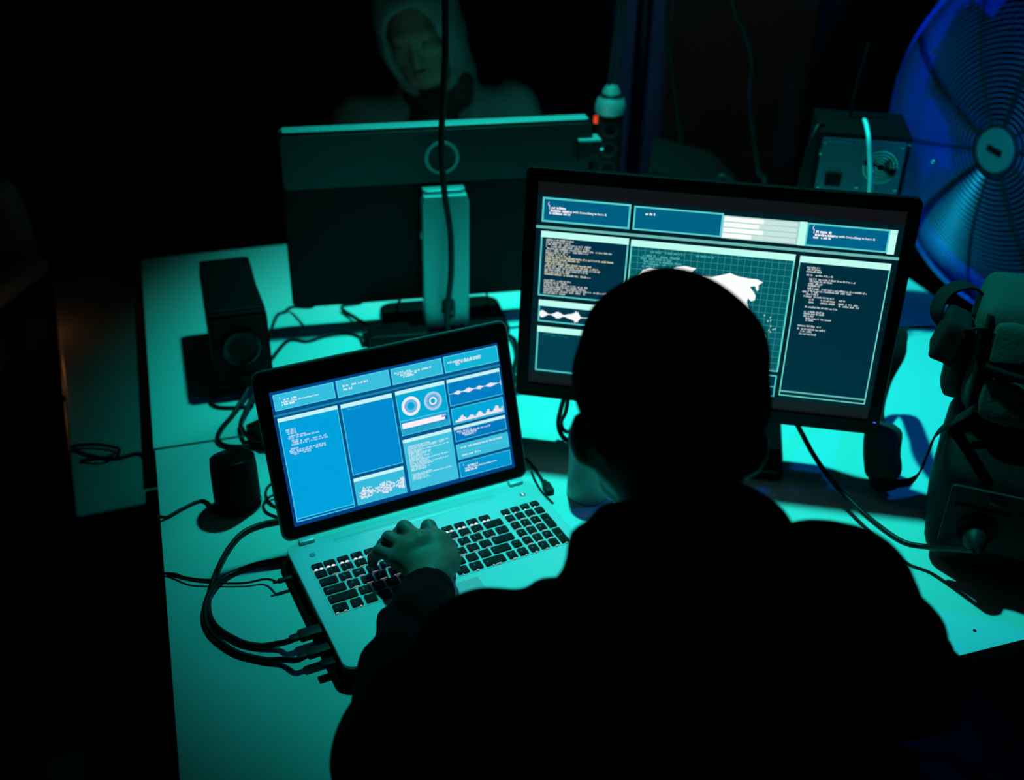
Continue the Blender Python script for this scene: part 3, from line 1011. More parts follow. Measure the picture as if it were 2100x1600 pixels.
for (a, b, l) in ((0.7470, 0.304, 0.035), (0.7470, 0.313, 0.036), (0.7475, 0.322, 0.037), (0.7490, 0.336, 0.066), (0.758, 0.352, 0.115), (0.757, 0.361, 0.060), (0.757, 0.371, 0.036), (0.757, 0.380, 0.034), (0.757, 0.392, 0.150), (0.757, 0.401, 0.110), (0.7455, 0.407, 0.04), (0.756, 0.416, 0.03), (0.7475, 0.426, 0.078), (0.765, 0.438, 0.012), (0.796, 0.438, 0.034), (0.8417, 0.432, 0.014), (0.8417, 0.446, 0.050), (0.765, 0.449, 0.012), (0.796, 0.449, 0.036), (0.8430, 0.455, 0.050), (0.758, 0.470, 0.082), (0.7576, 0.490, 0.052), (0.7576, 0.499, 0.054), (0.758, 0.509, 0.027), (0.7645, 0.519, 0.066), (0.7645, 0.527, 0.02), (0.747, 0.552, 0.058), (0.747, 0.566, 0.072), (0.754, 0.576, 0.03), (0.754, 0.587, 0.042)):
    ui.words(a, b, l, RG, 6, hgt=0.0074, rng=rng)
ui.build('screen', mon, MM @ Matrix.Translation((0, 0, -0.0030)))

# ------------------------------------------------------------------ the monitor seen from the back
BYAW, BW, BH = -0.0994, 0.5708, 0.3405
rear = thing('monitor', 'monitor seen from the back with a ring logo and silver column stand', 'monitor', (0.5595, 1.0780, DESK), BYAW)
# local x right, y away from the camera, z up; rear plane at y = 0 leaning 1.5 degrees
BT = -0.0257
MB = Matrix(((1, 0, 0, 0), (0, math.sin(BT), -math.cos(BT), 0), (0, math.cos(BT), math.sin(BT), 0.0575), (0, 0, 0, 1)))
plate('back_shell', rrect(BW, BH, 0.010, cx=0, cy=BH / 2), [], 0.020, 'panel_back', rear, bevel=0.003, M=MB @ Matrix.Translation((0, 0, -0.013)))
plate('top_panel', rrect(BW - 0.004, 0.098, 0.008, cx=0, cy=BH - 0.052), [], 0.003, 'brushed_back', rear, bevel=0.0008, M=MB @ Matrix.Translation((0, 0, -0.0005)))
plate('lit_edge_strip', rrect(BW - 0.014, 0.026, 0.004), [], 0.003, 'stand_silver', rear, bevel=0.001, M=MB @ Matrix.Translation((0, BH + 0.0012, -0.017)) @ Matrix.Rotation(math.radians(90), 4, 'X'))  # pale strip added so the top edge looks brightly lit
plate('front_frame', rrect(BW, BH, 0.010, cx=0, cy=BH / 2), [rrect(BW - 0.02, BH - 0.03, 0.001, 2, cx=0, cy=BH / 2 + 0.004)], 0.008, 'stand_silver', rear, bevel=0.0015, M=MB @ Matrix.Translation((0, 0, -0.0285)))
plate('screen', rrect(BW - 0.022, BH - 0.032, 0.001, 2, cx=0, cy=BH / 2 + 0.004), [], 0.002, 'rear_screen', rear, M=MB @ Matrix.Translation((0, 0, -0.0290)))
plate('ring_logo', circle(0.0310, 48), [circle(0.0262, 48)], 0.002, 'stand_silver', rear, bevel=0.0006, M=MB @ Matrix.Translation((0.003, BH - 0.0545, 0.0022)))
colo = [(-0.041, 0.006), (-0.028, 0.0), (0.028, 0.0), (0.041, 0.006)] + [(0.041, 0.262), (0.037, 0.274), (-0.037, 0.274), (-0.041, 0.262)]
MS = Matrix.Translation((0.0035, -0.034, 0.006)) @ Matrix.Rotation(math.radians(90), 4, 'X')
plate('stand_column', colo, [rrect(0.030, 0.052, 0.0149, 8, cx=0.002, cy=0.047)], 0.020, 'stand_silver', rear, bevel=0.003, M=MS)
plate('stand_cap', rrect(0.074, 0.040, 0.008), [], 0.010, 'stand_silver', rear, bevel=0.002, M=Matrix.Translation((0.0035, -0.014, 0.283)))
box('stand_arm', (0.06, 0.03, 0.07), (0.0035, -0.012, 0.21), 'panel_back', rear, bevel=0.003)
plate('foot_plate', rrect(0.24, 0.17, 0.03), [], 0.008, 'panel_back', rear, bevel=0.002, M=Matrix.Translation((0.0035, -0.005, 0.0061)))
box('release_button', (0.004, 0.006, 0.016), (-0.041, -0.034, 0.205), 'stand_silver', rear, bevel=0.001)


# ------------------------------------------------------------------ small things on the desks
def soft_box(name, size, m, parent, M=None, r=0.012, bulge=0.0, noise=0.0, nscale=18.0, n=14, seed=0):
    """rounded, slightly stuffed box"""
    bm = bmesh.new()
    bmesh.ops.create_cube(bm, size=2.0)
    bmesh.ops.subdivide_edges(bm, edges=list(bm.edges), cuts=n, use_grid_fill=True)
    h = Vector(size) / 2
    for v in bm.verts:
        u = v.co.copy()
        p = Vector((u.x * h.x, u.y * h.y, u.z * h.z))
        q = Vector((max(-h.x + r, min(h.x - r, p.x)), max(-h.y + r, min(h.y - r, p.y)), max(-h.z + r, min(h.z - r, p.z))))
        dlt = p - q
        nn = dlt.normalized() if dlt.length > 1e-9 else Vector((0, 0, 1))
        p = q + nn * r
        if bulge:
            w = (1 - u.x ** 2) * (1 - u.y ** 2) + (1 - u.y ** 2) * (1 - u.z ** 2) + (1 - u.x ** 2) * (1 - u.z ** 2)
            p += nn * bulge * w
        if noise: p += nn * noise * mnoise.noise(p * nscale + Vector((seed, 3.1 * seed, 0)))
        v.co = p
    if M is not None: bmesh.ops.transform(bm, matrix=M, verts=bm.verts)
    return done(name, bm, m, parent, autosmooth=60)


def cable(label, pts, r, plug=None, name='cable', n=10, mt='cable_black'):
    """a cord; plug = list of (position, direction, size) at its ends"""
    if not plug:
        o = tube(name, pts, r, mt, n=n)
        return tag(o, label, 'cable')
    t = thing(name, label, 'cable', pts[0])
    tube('cord', [Vector(p) - Vector(pts[0]) for p in pts], r, mt, t, n=n)
    for (p, d, s) in plug:
        d = Vector(d).normalized()
        Mq = d.to_track_quat('X', 'Z').to_matrix().to_4x4()
        Mq.translation = Vector(p) - Vector(pts[0])
        bmm = box_bm(s, (0, 0, 0), min(s) * 0.3)
        box_bm((s[0] * 0.45, s[1] * 0.62, s[2] * 0.62), (-s[0] * 0.62, 0, 0), min(s) * 0.25, bm=bmm)
        bmesh.ops.transform(bmm, matrix=Mq, verts=bmm.verts)
        done('plug', bmm, 'plug_grey', t)
    return t


def on(px, py, r=0.003, lift=0.0):
    p = T(px, py, DESK + r + lift)
    return p


# cylinder speaker
sp = thing('cylinder_speaker', 'small black cylinder speaker with a slanted top left of the laptop', 'speaker', (0.1135, 0.583, DESK), 0)
prof = [(0.0, 0.0), (0.0305, 0.0), (0.0335, 0.003), (0.0345, 0.02), (0.0340, 0.07), (0.0325, 0.088)]
body = lathe('body', prof + [(0.0, 0.088)], 'black_matte', sp, seg=40)
for v in body.data.vertices:
    if v.co.z > 0.06: v.co.z += (v.co.z - 0.06) / 0.028 * (-v.co.y * 0.22)
top = lathe('top_cap', [(0.0, 0.0015), (0.0290, 0.0015), (0.0318, 0.0)], 'black_gloss', sp, seg=40)
for v in top.data.vertices: v.co.z += 0.0882 - v.co.y * 0.22
ring = lathe('base_ring', [(0.0348, 0.004), (0.0356, 0.006), (0.0348, 0.008)], 'black_plastic', sp, seg=40, caps=False)

# box speaker at the rear-left corner
bs = thing('box_speaker', 'black box speaker at the left end of the rear desk', 'speaker', (0.1575, 1.030, DESK), 0.0)
b_ = soft_box('body', (0.096, 0.242, 0.155), 'black_matte', bs, Matrix.Translation((0, 0, 0.0795)), r=0.008, n=8)
for v in b_.data.vertices:
    if v.co.x > 0: v.co.x += 0.006 * max(0, -v.co.y / 0.12)
plate('front_panel', rrect(0.090, 0.140, 0.006), [], 0.003, 'black_plastic', bs, M=Matrix.Translation((0.002, -0.1215, 0.080)) @ Matrix.Rotation(math.radians(90), 4, 'X'))
lathe('driver_cone', [(0.0, 0.0), (0.010, 0.002), (0.030, 0.008), (0.034, 0.006)], 'black_gloss', bs, M=Matrix.Translation((0.002, -0.123, 0.095)) @ Matrix.Rotation(math.radians(90), 4, 'X'))
lathe('volume_knob', [(0.008, 0), (0.008, 0.010), (0.0, 0.010)], 'plug_grey', bs, seg=20, M=Matrix.Translation((0.002, -0.123, 0.035)) @ Matrix.Rotation(math.radians(90), 4, 'X'))
box('top_trim', (0.086, 0.004, 0.001), (0.002, -0.105, 0.1572), 'plug_grey', bs, bevel=0.0002)

# power brick behind the laptop
p0, p1 = T(760, 702), T(885, 705)
brk = thing('power_brick', 'flat black power brick lying behind the laptop screen', 'power adapter', (0.458, 1.020, DESK), -0.10)
box('body', (0.115, 0.055, 0.028), (0, 0, 0.0142), 'black_plastic', brk, bevel=0.005, seg=3)
box('seam', (0.1154, 0.0554, 0.0012), (0, 0, 0.0145), 'black_gloss', brk, bevel=0.0002)
box('inlet', (0.012, 0.02, 0.014), (-0.062, 0, 0.0145), 'black_plastic', brk, bevel=0.002)

# mug half hidden behind the typist's ear
mg = thing('mug', 'tall pale mug standing between the laptop and the typist', 'mug', (0.634, 0.462, DESK))
lathe('body', [(0.0, 0.0), (0.031, 0.0), (0.0335, 0.003), (0.0335, 0.108), (0.0322, 0.109), (0.0310, 0.107), (0.0310, 0.006), (0.0, 0.006)], 'mug_white', mg, seg=44)
tube('handle', [(0.0325, 0.0, 0.088), (0.050, 0.0, 0.086), (0.058, 0.0, 0.060), (0.052, 0.0, 0.034), (0.0325, 0.0, 0.028)], 0.0045, 'mug_white', mg)
lathe('coffee', [(0.0, 0.09), (0.0306, 0.09)], 'black_gloss', mg, seg=30)

# ------------------------------------------------------------------ cables on the desk
z3 = 0.0032
lr = Vector((math.cos(LYAW), math.sin(LYAW), 0))


def lp(x, y, z):
    """laptop frame to world"""
    return Vector((0.354 + x * math.cos(LYAW) - y * math.sin(LYAW), 0.454 + x * math.sin(LYAW) + y * math.cos(LYAW), DESK + z))


e1, e2 = lp(-0.222, -0.197, 0.0185), lp(-0.222, -0.222, 0.0185)
cable('thick black cable looping from the laptop side up behind its screen', [lp(-0.222, -0.165, 0.0182), lp(-0.235, -0.165, 0.016), on(572, 1320, .004, .004), on(530, 1325, .004), on(485, 1313, .004), on(437, 1278, .004), on(428, 1225, .004), on(455, 1150, .004), on(490, 1100, .004), on(530, 1078, .004), on(575, 1068, .004), on(600, 1062, .004)], 0.0042,
      [(lp(-0.206, -0.165, 0.0185), lr, (0.034, 0.017, 0.010))])
cable('thick black cable bowing lowest over the desk from the laptop side', [lp(-0.222, -0.200, 0.0180), lp(-0.236, -0.200, 0.015), on(580, 1353, .004, .003), on(540, 1353, .004), on(480, 1336, .004), on(432, 1297, .004, .001), on(420, 1248, .004, .004), on(438, 1205, .004, .004), on(470, 1180, .004), on(520, 1160, .004), on(560, 1151, .004), on(585, 1146, .004)], 0.0040,
      [(lp(-0.206, -0.200, 0.0185), lr, (0.034, 0.014, 0.009))])
st = thing('usb_stick', 'tiny black USB stick in the front left port of the laptop', 'usb stick', lp(-0.2, -0.223, 0.017), LYAW)
box('body', (0.020, 0.012, 0.006), (-0.002, 0, 0), 'black_plastic', st, bevel=0.001)
box('connector', (0.010, 0.010, 0.004), (0.012, 0, 0), 'silver_dark', st, bevel=0.0005)


def over_edge(px, py, r, drop=0.25, dx=0.05):
    """points of a cord sliding over the left desk edge and hanging down"""
    e = T(px, py, DESK + r)
    return [Vector((-0.010 - r, e.y + 0.004, DESK - 0.010)), Vector((-0.016 - dx * 0.3, e.y + 0.006, DESK - 0.06)), Vector((-0.018 - dx * 0.6, e.y + 0.01, DESK - drop * 0.6)), Vector((-0.02 - dx, e.y + 0.02, DESK - drop))]


cable('thin black cord crossing the left desk edge towards the laptop hinge', over_edge(340, 1172, .002, 0.30)[::-1] + [on(352, 1177, .002), on(385, 1186, .002), on(440, 1189, .002), on(490, 1168, .002), on(540, 1155, .002), on(598, 1148, .002)], 0.0021)
cable('thin headphone lead plugged into the laptop left side', over_edge(341, 1178, .0016, 0.34, 0.08)[::-1] + [on(356, 1183, .0016, .001), on(392, 1191, .0016, .0045), on(440, 1196, .0016, .003), on(500, 1196, .0016, .003), on(545, 1188, .0016, .006), lp(-0.216, -0.052, 0.0165)], 0.0016,
      [(lp(-0.207, -0.050, 0.0170), lr, (0.020, 0.006, 0.006))])
e = T(335, 1068)
cable('black speaker lead running from the cylinder speaker over the desk edge', [Vector((0.077, 0.578, DESK + 0.006)), on(415, 1027, .0025), on(375, 1043, .0025), on(345, 1060, .0025), Vector((-0.012, e.y, DESK - 0.004)), Vector((-0.022, e.y + 0.02, 0.60)), Vector((-0.035, e.y + 0.03, 0.47)), Vector((-0.060, e.y + 0.02, 0.32)), Vector((-0.10, e.y, 0.252)), Vector((-0.17, e.y - 0.03, 0.2475))], 0.0026)
cable('tangled black cord lying on top of the low cabinet', [T(325, 975, .6835), T(305, 950, .6835), T(285, 930, .6835), T(235, 940, .6835), T(190, 935, .6835), T(160, 925, .6835), T(150, 915, .6865), T(200, 912, .6875), T(245, 922, .6875), T(215, 938, .6905), T(165, 945, .6835)], 0.0030)
# the knot of leads below the box speaker
cable('black lead curling out from under the box speaker', [Vector((0.13, 0.905, DESK + 0.012)), on(432, 822, .0035), on(445, 834, .0035), on(480, 836, .0035), on(520, 832, .0035)], 0.0030)
cable('black lead bending in a big loop behind the cylinder speaker', [Vector((0.166, 0.898, DESK + 0.02)), on(478, 850, .004), on(455, 878, .004), on(446, 900, .004), on(462, 914, .004), on(500, 916, .004), on(545, 905, .004), on(575, 896, .004)], 0.0042)
cable('black lead coiled tightly beside the laptop screen edge', [Vector((0.186, 0.898, DESK + 0.03)), on(497, 858, .004, .006), on(497, 880, .004, .009), on(512, 898, .004, .011), on(535, 903, .004, .012), on(556, 890, .004, .004)], 0.0038)
ad = thing('plug_adapter', 'black plug adapter dangling next to the laptop screen edge', 'adapter', T(545, 905), 0.5)
box('body', (0.040, 0.050, 0.030), (0, 0, 0.0155), 'black_plastic', ad, bevel=0.004)
box('rim', (0.030, 0.006, 0.022), (0, -0.027, 0.0155), 'plug_grey', ad, bevel=0.001)
cable('thin cord making a small loop beside the laptop screen', [on(575, 985, .002), on(553, 995, .002), on(545, 1010, .002), on(549, 1025, .002, .002), on(562, 1038, .002), on(580, 1045, .002)], 0.0020)
cable('thin cord bulging towards the cylinder speaker base', [on(572, 1012, .002, .0045), on(552, 1020, .002, .0045), on(540, 1035, .002), on(546, 1050, .002), on(565, 1059, .002), on(582, 1061, .002)], 0.0020)
# rear desk
cable('black cord rising from the box speaker to the rear monitor corner', [Vector((0.21, 1.05, DESK + 0.006)), on(565, 652, .003), on(583, 640, .003), on(600, 630, .003, .01), Vector((0.31, 1.115, DESK + 0.05)), Vector((0.33, 1.118, DESK + 0.075))], 0.0032)
cable('black cord waving across the rear desk to the power brick', [Vector((0.209, 1.00, DESK + 0.005)), on(590, 699, .003), on(630, 700, .003), on(668, 689, .003), on(705, 683, .003), on(735, 690, .003), Vector((0.392, 1.026, DESK + 0.014))], 0.0032)
cable('black cord hanging from the rear monitor underside to the power brick', [Vector((0.40, 1.112, DESK + 0.075)), Vector((0.405, 1.108, DESK + 0.05)), on(700, 630, .003, .008), on(730, 652, .003), on(765, 672, .003), on(800, 690, .003), on(835, 702, .003)], 0.0032)
cable('black cord hanging beside the silver column of the rear monitor', [Vector((0.478, 1.105, DESK + 0.075)), Vector((0.480, 1.100, DESK + 0.05)), on(815, 630, .003, .008), on(838, 652, .003, .012), on(862, 668, .003, .012)], 0.0030)
fc = cable('thin cord with a ferrite bead right of the silver column', [Vector((0.655, 1.096, DESK + 0.075)), Vector((0.655, 1.085, DESK + 0.045)), on(1003, 620, .002, .012), on(1016, 642, .002, .010), on(1026, 660, .002, .004), on(1045, 672, .002), on(1075, 668, .002)], 0.0022,
           [(on(1012, 637, .002, .011), T(1022, 652) - T(1003, 620), (0.024, 0.012, 0.012))])
# upright lead between laptop and monitor
cable('black lead crumpled between the laptop screen and the lit monitor', [on(1045, 690, .004), on(1056, 700, .004, .01), on(1060, 730, .004, .012), on(1052, 765, .004, .006), on(1062, 790, .004), on(1050, 815, .004)], 0.0048)
# right monitor cords
F0c = T(1884, 1158) + Vector((0.058 * 0.783 - 0.046 * 0.622, -0.058 * 0.622 - 0.046 * 0.783, 0.079))
cable('black power cord from under the lit monitor to the inverter socket', [T(1630, 862, DESK + 0.085), T(1645, 890, DESK + 0.06), T(1668, 932, DESK + 0.035), T(1705, 985, DESK + 0.025), T(1757, 1040, DESK + 0.022), T(1810, 1085, DESK + 0.026), T(1855, 1113, DESK + 0.030), T(1905, 1122, DESK + 0.038), F0c + Vector((0.0, 0.0, 0.0))], 0.0042)
cable('black lead drooping in a loop below the lit monitor left half', [T(1158, 812, DESK + 0.09), T(1150, 840, DESK + 0.06), T(1145, 868, DESK + 0.03), T(1152, 893, DESK + 0.012), T(1170, 905, DESK + 0.006), T(1195, 900, DESK + 0.006)], 0.0040)
cable('second black lead hugging the first one below the lit monitor', [T(1166, 812, DESK + 0.09), T(1160, 845, DESK + 0.06), T(1151, 866, DESK + 0.035), T(1158, 884, DESK + 0.016), T(1180, 886, DESK + 0.006), T(1205, 880, DESK + 0.006)], 0.0034)
cable('USB lead lying off the right rear corner of the laptop', [on(1078, 940, .002), on(1092, 955, .002), on(1106, 975, .002), on(1117, 992, .002, .002)], 0.0024,
      [(on(1124, 1001, .005), T(1128, 1008) - T(1117, 990), (0.024, 0.013, 0.009))])
cable('thin lead lying along the right side of the laptop', [on(1090, 968, .0015), on(1097, 985, .0015), on(1108, 1004, .0015), on(1120, 1018, .0015), on(1134, 1032, .0015)], 0.0017)

# ------------------------------------------------------------------ inverter case, canvas bag and its strap
F0 = T(1884, 1158)
cyaw = math.atan2(-0.62, 0.78)
inv = thing('inverter_case', 'black rubber-cornered inverter case with plug sockets at the right', 'inverter', F0, cyaw)
soft_box('body', (0.30, 0.20, 0.205), 'case_rubber', inv, Matrix.Translation((0.150, 0.10, 0.1045)), r=0.034, bulge=0.004, noise=0.0015, n=12)
for v in inv.children[-1].data.vertices:          # sloping upper front
    v.co.y += max(0.0, v.co.z - 0.145) * 1.5 * max(0.0, 1 - v.co.y / 0.16)
plate('socket_panel', rrect(0.235, 0.095, 0.004, cx=0, cy=0), [], 0.004, 'case_panel', inv, bevel=0.0008, M=Matrix.Translation((0.132, -0.005, 0.102)) @ Matrix.Rotation(math.radians(90), 4, 'X'))
for i, sx in enumerate((0.058, 0.180)):
    sk = lathe('socket', [(0.026, 0.0), (0.026, 0.006), (0.022, 0.006), (0.020, 0.002), (0.0, 0.002)], 'black_plastic', inv, seg=28, M=Matrix.Translation((sx, -0.007, 0.086)) @ Matrix.Rotation(math.radians(90), 4, 'X'))
    box('socket_lid_strip', (0.072, 0.004, 0.007), (sx, -0.008, 0.120), 'black_plastic', inv, bevel=0.001)
    bmm = bmesh.new()
    rl_ = random.Random(31 + i)
    for q in range(9):
        if q == 4: continue
        x0, hh = sx - 0.022 + q * 0.0052, 0.004 * rl_.uniform(0.7, 1.0)
        bmm.faces.new([bmm.verts.new(p) for p in ((x0, -0.00715, 0.127), (x0 + 0.004, -0.00715, 0.127), (x0 + 0.004, -0.00715, 0.127 + hh), (x0, -0.00715, 0.127 + hh))])
    done('printed_label', bmm, 'white_print', inv, smooth=False)
    pl = lathe('plug', [(0.015, 0.0), (0.017, 0.010), (0.014, 0.026), (0.007, 0.034), (0.0, 0.034)], 'plug_grey', inv, seg=20, M=Matrix.Translation((sx, -0.012, 0.084)) @ Matrix.Rotation(math.radians(98), 4, 'X'))
box('switch', (0.016, 0.006, 0.012), (0.072, -0.008, 0.139), 'black_gloss', inv, bevel=0.001)
box('vent_strip', (0.20, 0.004, 0.006), (0.163, -0.002, 0.018), 'black_plastic', inv, bevel=0.001)


def iv(x, y, z):
    return F0 + Vector((x * math.cos(cyaw) - y * math.sin(cyaw), x * math.sin(cyaw) + y * math.cos(cyaw), z))


cable('black cord hanging from the right-hand inverter plug', [iv(0.180, -0.045, 0.079), iv(0.186, -0.068, 0.055), iv(0.222, -0.085, 0.015), iv(0.226, -0.11, 0.004), iv(0.24, -0.16, 0.004)], 0.0035)

bc_ = T(1966, 868, DESK + 0.2125)
bag = thing('canvas_bag', 'worn olive canvas bag sitting on top of the inverter case', 'bag', bc_ - (iv(0.052, 0.024, 0.0) - F0), cyaw)
soft_box('body', (0.27, 0.15, 0.150), 'canvas_bag', bag, Matrix.Translation((0.187, 0.115, 0.0775)), r=0.018, bulge=0.004, noise=0.006, nscale=22, n=18)
soft_box('front_pocket', (0.235, 0.022, 0.062), 'canvas_bag', bag, Matrix.Translation((0.192, 0.034, 0.038)), r=0.009, bulge=0.004, noise=0.004, nscale=40, n=12, seed=3)
soft_box('pocket_flap', (0.240, 0.018, 0.055), 'canvas_bag', bag, Matrix.Translation((0.192, 0.034, 0.112)) @ Matrix.Rotation(math.radians(-8), 4, 'X'), r=0.007, bulge=0.003, noise=0.004, nscale=35, n=12, seed=7)
tube('piping', [(0.062, 0.036, 0.006), (0.060, 0.034, 0.05), (0.060, 0.036, 0.1), (0.062, 0.040, 0.145)], 0.0045, 'canvas_strap', bag)
tube('seam_cord', [(0.068, 0.022, 0.083), (0.12, 0.016, 0.078), (0.20, 0.015, 0.074), (0.30, 0.018, 0.074)], 0.0045, 'case_rubber', bag)
soft_box('side_pocket', (0.030, 0.07, 0.095), 'canvas_bag', bag, Matrix.Translation((0.036, 0.09, 0.062)), r=0.011, bulge=0.003, noise=0.004, n=10, seed=5)
soft_box('side_flap', (0.036, 0.06, 0.060), 'canvas_strap', bag, Matrix.Translation((0.020, 0.07, 0.096)) @ Matrix.Rotation(math.radians(16), 4, 'Y'), r=0.006, noise=0.003, nscale=40, n=8, seed=9)
tube('strap_loop', [(0.052, 0.13, 0.135), (0.030, 0.115, 0.150), (0.004, 0.10, 0.142), (-0.004, 0.09, 0.118), (0.012, 0.085, 0.100)], 0.012, 'canvas_strap', bag, flat=(0.026, 0.005))
for ch in bag.children:          # the bag slumps backwards
    for v in ch.data.vertices:
        v.co.y += max(0.0, v.co.z) * 0.38
        v.co.z *= 0.93
# shoulder strap with its pad, lying from the bag to the desk behind the monitor edge
sb = thing('shoulder_strap', 'padded canvas shoulder strap trailing from the bag to the desk', 'strap', T(1812, 990))
o0 = T(1812, 990)
rib = [iv(0.010, 0.10, 0.335), T(1855, 672, DESK + 0.23), T(1842, 695, DESK + 0.17), T(1838, 730, DESK + 0.11), T(1815, 775, DESK + 0.07), T(1800, 830, DESK + 0.055), T(1806, 870, DESK + 0.07), T(1812, 905, DESK + 0.07)]
tube('upper_webbing', [p - o0 for p in rib], 0.01, 'canvas_strap', sb, flat=(0.030, 0.003), n=8)
rib2 = [T(1810, 985, DESK + 0.030), T(1822, 992, DESK + 0.028), T(1845, 992, DESK + 0.030), T(1872, 985, DESK + 0.045), T(1888, 965, DESK + 0.075), T(1903, 930, DESK + 0.11), T(1925, 885, DESK + 0.16), iv(0.016, 0.035, 0.245)]
tube('lower_webbing', [p - o0 for p in rib2], 0.01, 'canvas_strap', sb, flat=(0.018, 0.003), n=8)
a, b = T(1808, 985, DESK + 0.022), T(1812, 872, DESK + 0.085)
ax = (b - a).normalized()
Mp = ax.to_track_quat('Z', 'Y').to_matrix().to_4x4()
Mp.translation = (a + b) / 2 - o0
soft_box('pad', (0.052, 0.036, (b - a).length + 0.006), 'canvas_bag', sb, Mp, r=0.017, bulge=0.003, noise=0.004, nscale=30, n=12, seed=2)
soft_box('pad_end', (0.040, 0.030, 0.022), 'canvas_strap', sb, Matrix.Translation(a - o0 + Vector((0.001, -0.004, -0.002))), r=0.009, noise=0.002, n=6)

# ------------------------------------------------------------------ computer tower behind the lit monitor
pyaw = math.atan2(-0.46, 0.89)
pc = thing('computer_tower', 'computer tower with a bare steel rear panel behind the lit monitor', 'computer', (1.312, 0.862, DESK), pyaw)
PW, PH, PD = 0.168, 0.392, 0.15
box('body', (PW, PD, PH - 0.012), (0, PD / 2, 0.012 + (PH - 0.012) / 2), 'black_plastic', pc, bevel=0.003)
for sx in (-1, 1):
    for yy in (0.05, PD - 0.05): lathe('foot', [(0.012, 0), (0.012, 0.012)], 'black_matte', pc, seg=14, loc=(sx * 0.06, yy, 0))
R90 = Matrix.Rotation(math.radians(90), 4, 'X')
psu = plate('power_supply_panel', rrect(0.150, 0.105, 0.003), [circle(0.030, 32, 0.036, 0.004)], 0.002, 'steel_sheet', pc, M=Matrix.Translation((0, -0.0015, PH - 0.063)) @ R90)
plate('switch_plate', rrect(0.058, 0.046, 0.003), [], 0.003, 'steel_sheet', psu, M=Matrix.Translation((-0.040, -0.003, PH - 0.040)) @ R90)
for r in (0.008, 0.0135, 0.019, 0.0245, 0.030):
    tube('grille_ring', [Vector((0.036 + r * math.cos(t_), -0.0035, PH - 0.059 + r * math.sin(t_))) for t_ in [2 * math.pi * i / 28 for i in range(28)]], 0.0008, 'chrome', psu, seg=6, closed=True, raw=True)
for a_ in (0.8, 2.37, 3.94, 5.5):
    box('grille_spoke', (0.030, 0.0012, 0.0016), (0, 0, 0), 'chrome', psu, bevel=0, M=Matrix.Translation((0.036 + 0.016 * math.cos(a_), -0.0035, PH - 0.059 + 0.016 * math.sin(a_))) @ Matrix.Rotation(-a_, 4, 'Y'))
lathe('fan_hub', [(0.0, 0.004), (0.011, 0.004), (0.011, 0.0)], 'plug_grey', psu, seg=20, M=Matrix.Translation((0.036, 0.004, PH - 0.059)) @ R90)
for k in range(7):
    a_ = k * 2 * math.pi / 7
    box('fan_blade', (0.019, 0.0012, 0.010), (0, 0, 0), 'black_plastic', psu, bevel=0, M=Matrix.Translation((0.036 + 0.02 * math.cos(a_), 0.004, PH - 0.059 + 0.02 * math.sin(a_))) @ Matrix.Rotation(-a_, 4, 'Y') @ Matrix.Rotation(0.5, 4, 'X'))
box('power_inlet', (0.030, 0.006, 0.024), (-0.045, -0.004, PH - 0.090), 'black_plastic', psu, bevel=0.002)
iop = plate('port_panel', rrect(0.150, 0.230, 0.003), [], 0.002, 'steel_sheet', pc, M=Matrix.Translation((0, -0.0012, 0.150)) @ R90)
for k in range(6): box('slot_cover', (0.115, 0.003, 0.014), (0.008, -0.003, 0.06 + 0.021 * k), 'steel_sheet', iop, bevel=0.001)
for (sx, sz) in ((-0.070, PH - 0.018), (-0.076, PH - 0.040), (-0.02, PH - 0.016), (0.068, PH - 0.018), (0.070, PH - 0.100), (0.0, PH - 0.100), (-0.070, PH - 0.105), (0.079, PH - 0.012)):
    lathe('screw', [(0.0, 0.003), (0.0028, 0.0022), (0.0034, 0.0)], 'chrome', pc, seg=12, M=Matrix.Translation((sx, -0.002, sz)) @ R90)


def pcw(x, y, z):
    return Vector((1.312, 0.862, DESK)) + Vector((x * math.cos(pyaw) - y * math.sin(pyaw), x * math.sin(pyaw) + y * math.cos(pyaw), z))


cable('pale cable arching over the rear panel of the computer tower', [pcw(0.003, 0.07, PH + 0.0055), pcw(0.000, 0.03, PH + 0.012), pcw(0.004, -0.006, PH - 0.003), pcw(0.012, -0.018, PH - 0.04), pcw(0.020, -0.028, PH - 0.085), pcw(0.024, -0.034, PH - 0.15), pcw(0.020, -0.030, PH - 0.24), pcw(0.012, -0.02, PH - 0.33)], 0.0042, mt='pale_cable')
tag(tube('antenna', [pcw(-0.02, 0.10, PH), pcw(-0.018, 0.10, PH + 0.06), pcw(-0.010, 0.10, PH + 0.14)], 0.0035, 'black_plastic'), 'thin black antenna rising from the computer tower', 'antenna')
cable('thin black lead curving down left of the computer tower', [pcw(-0.070, 0.04, PH), pcw(-0.085, 0.02, PH + 0.004), pcw(-0.098, 0.0, PH - 0.03), pcw(-0.104, -0.005, PH - 0.09), pcw(-0.102, 0.0, PH - 0.20), pcw(-0.10, 0.01, 0.005)], 0.0030)

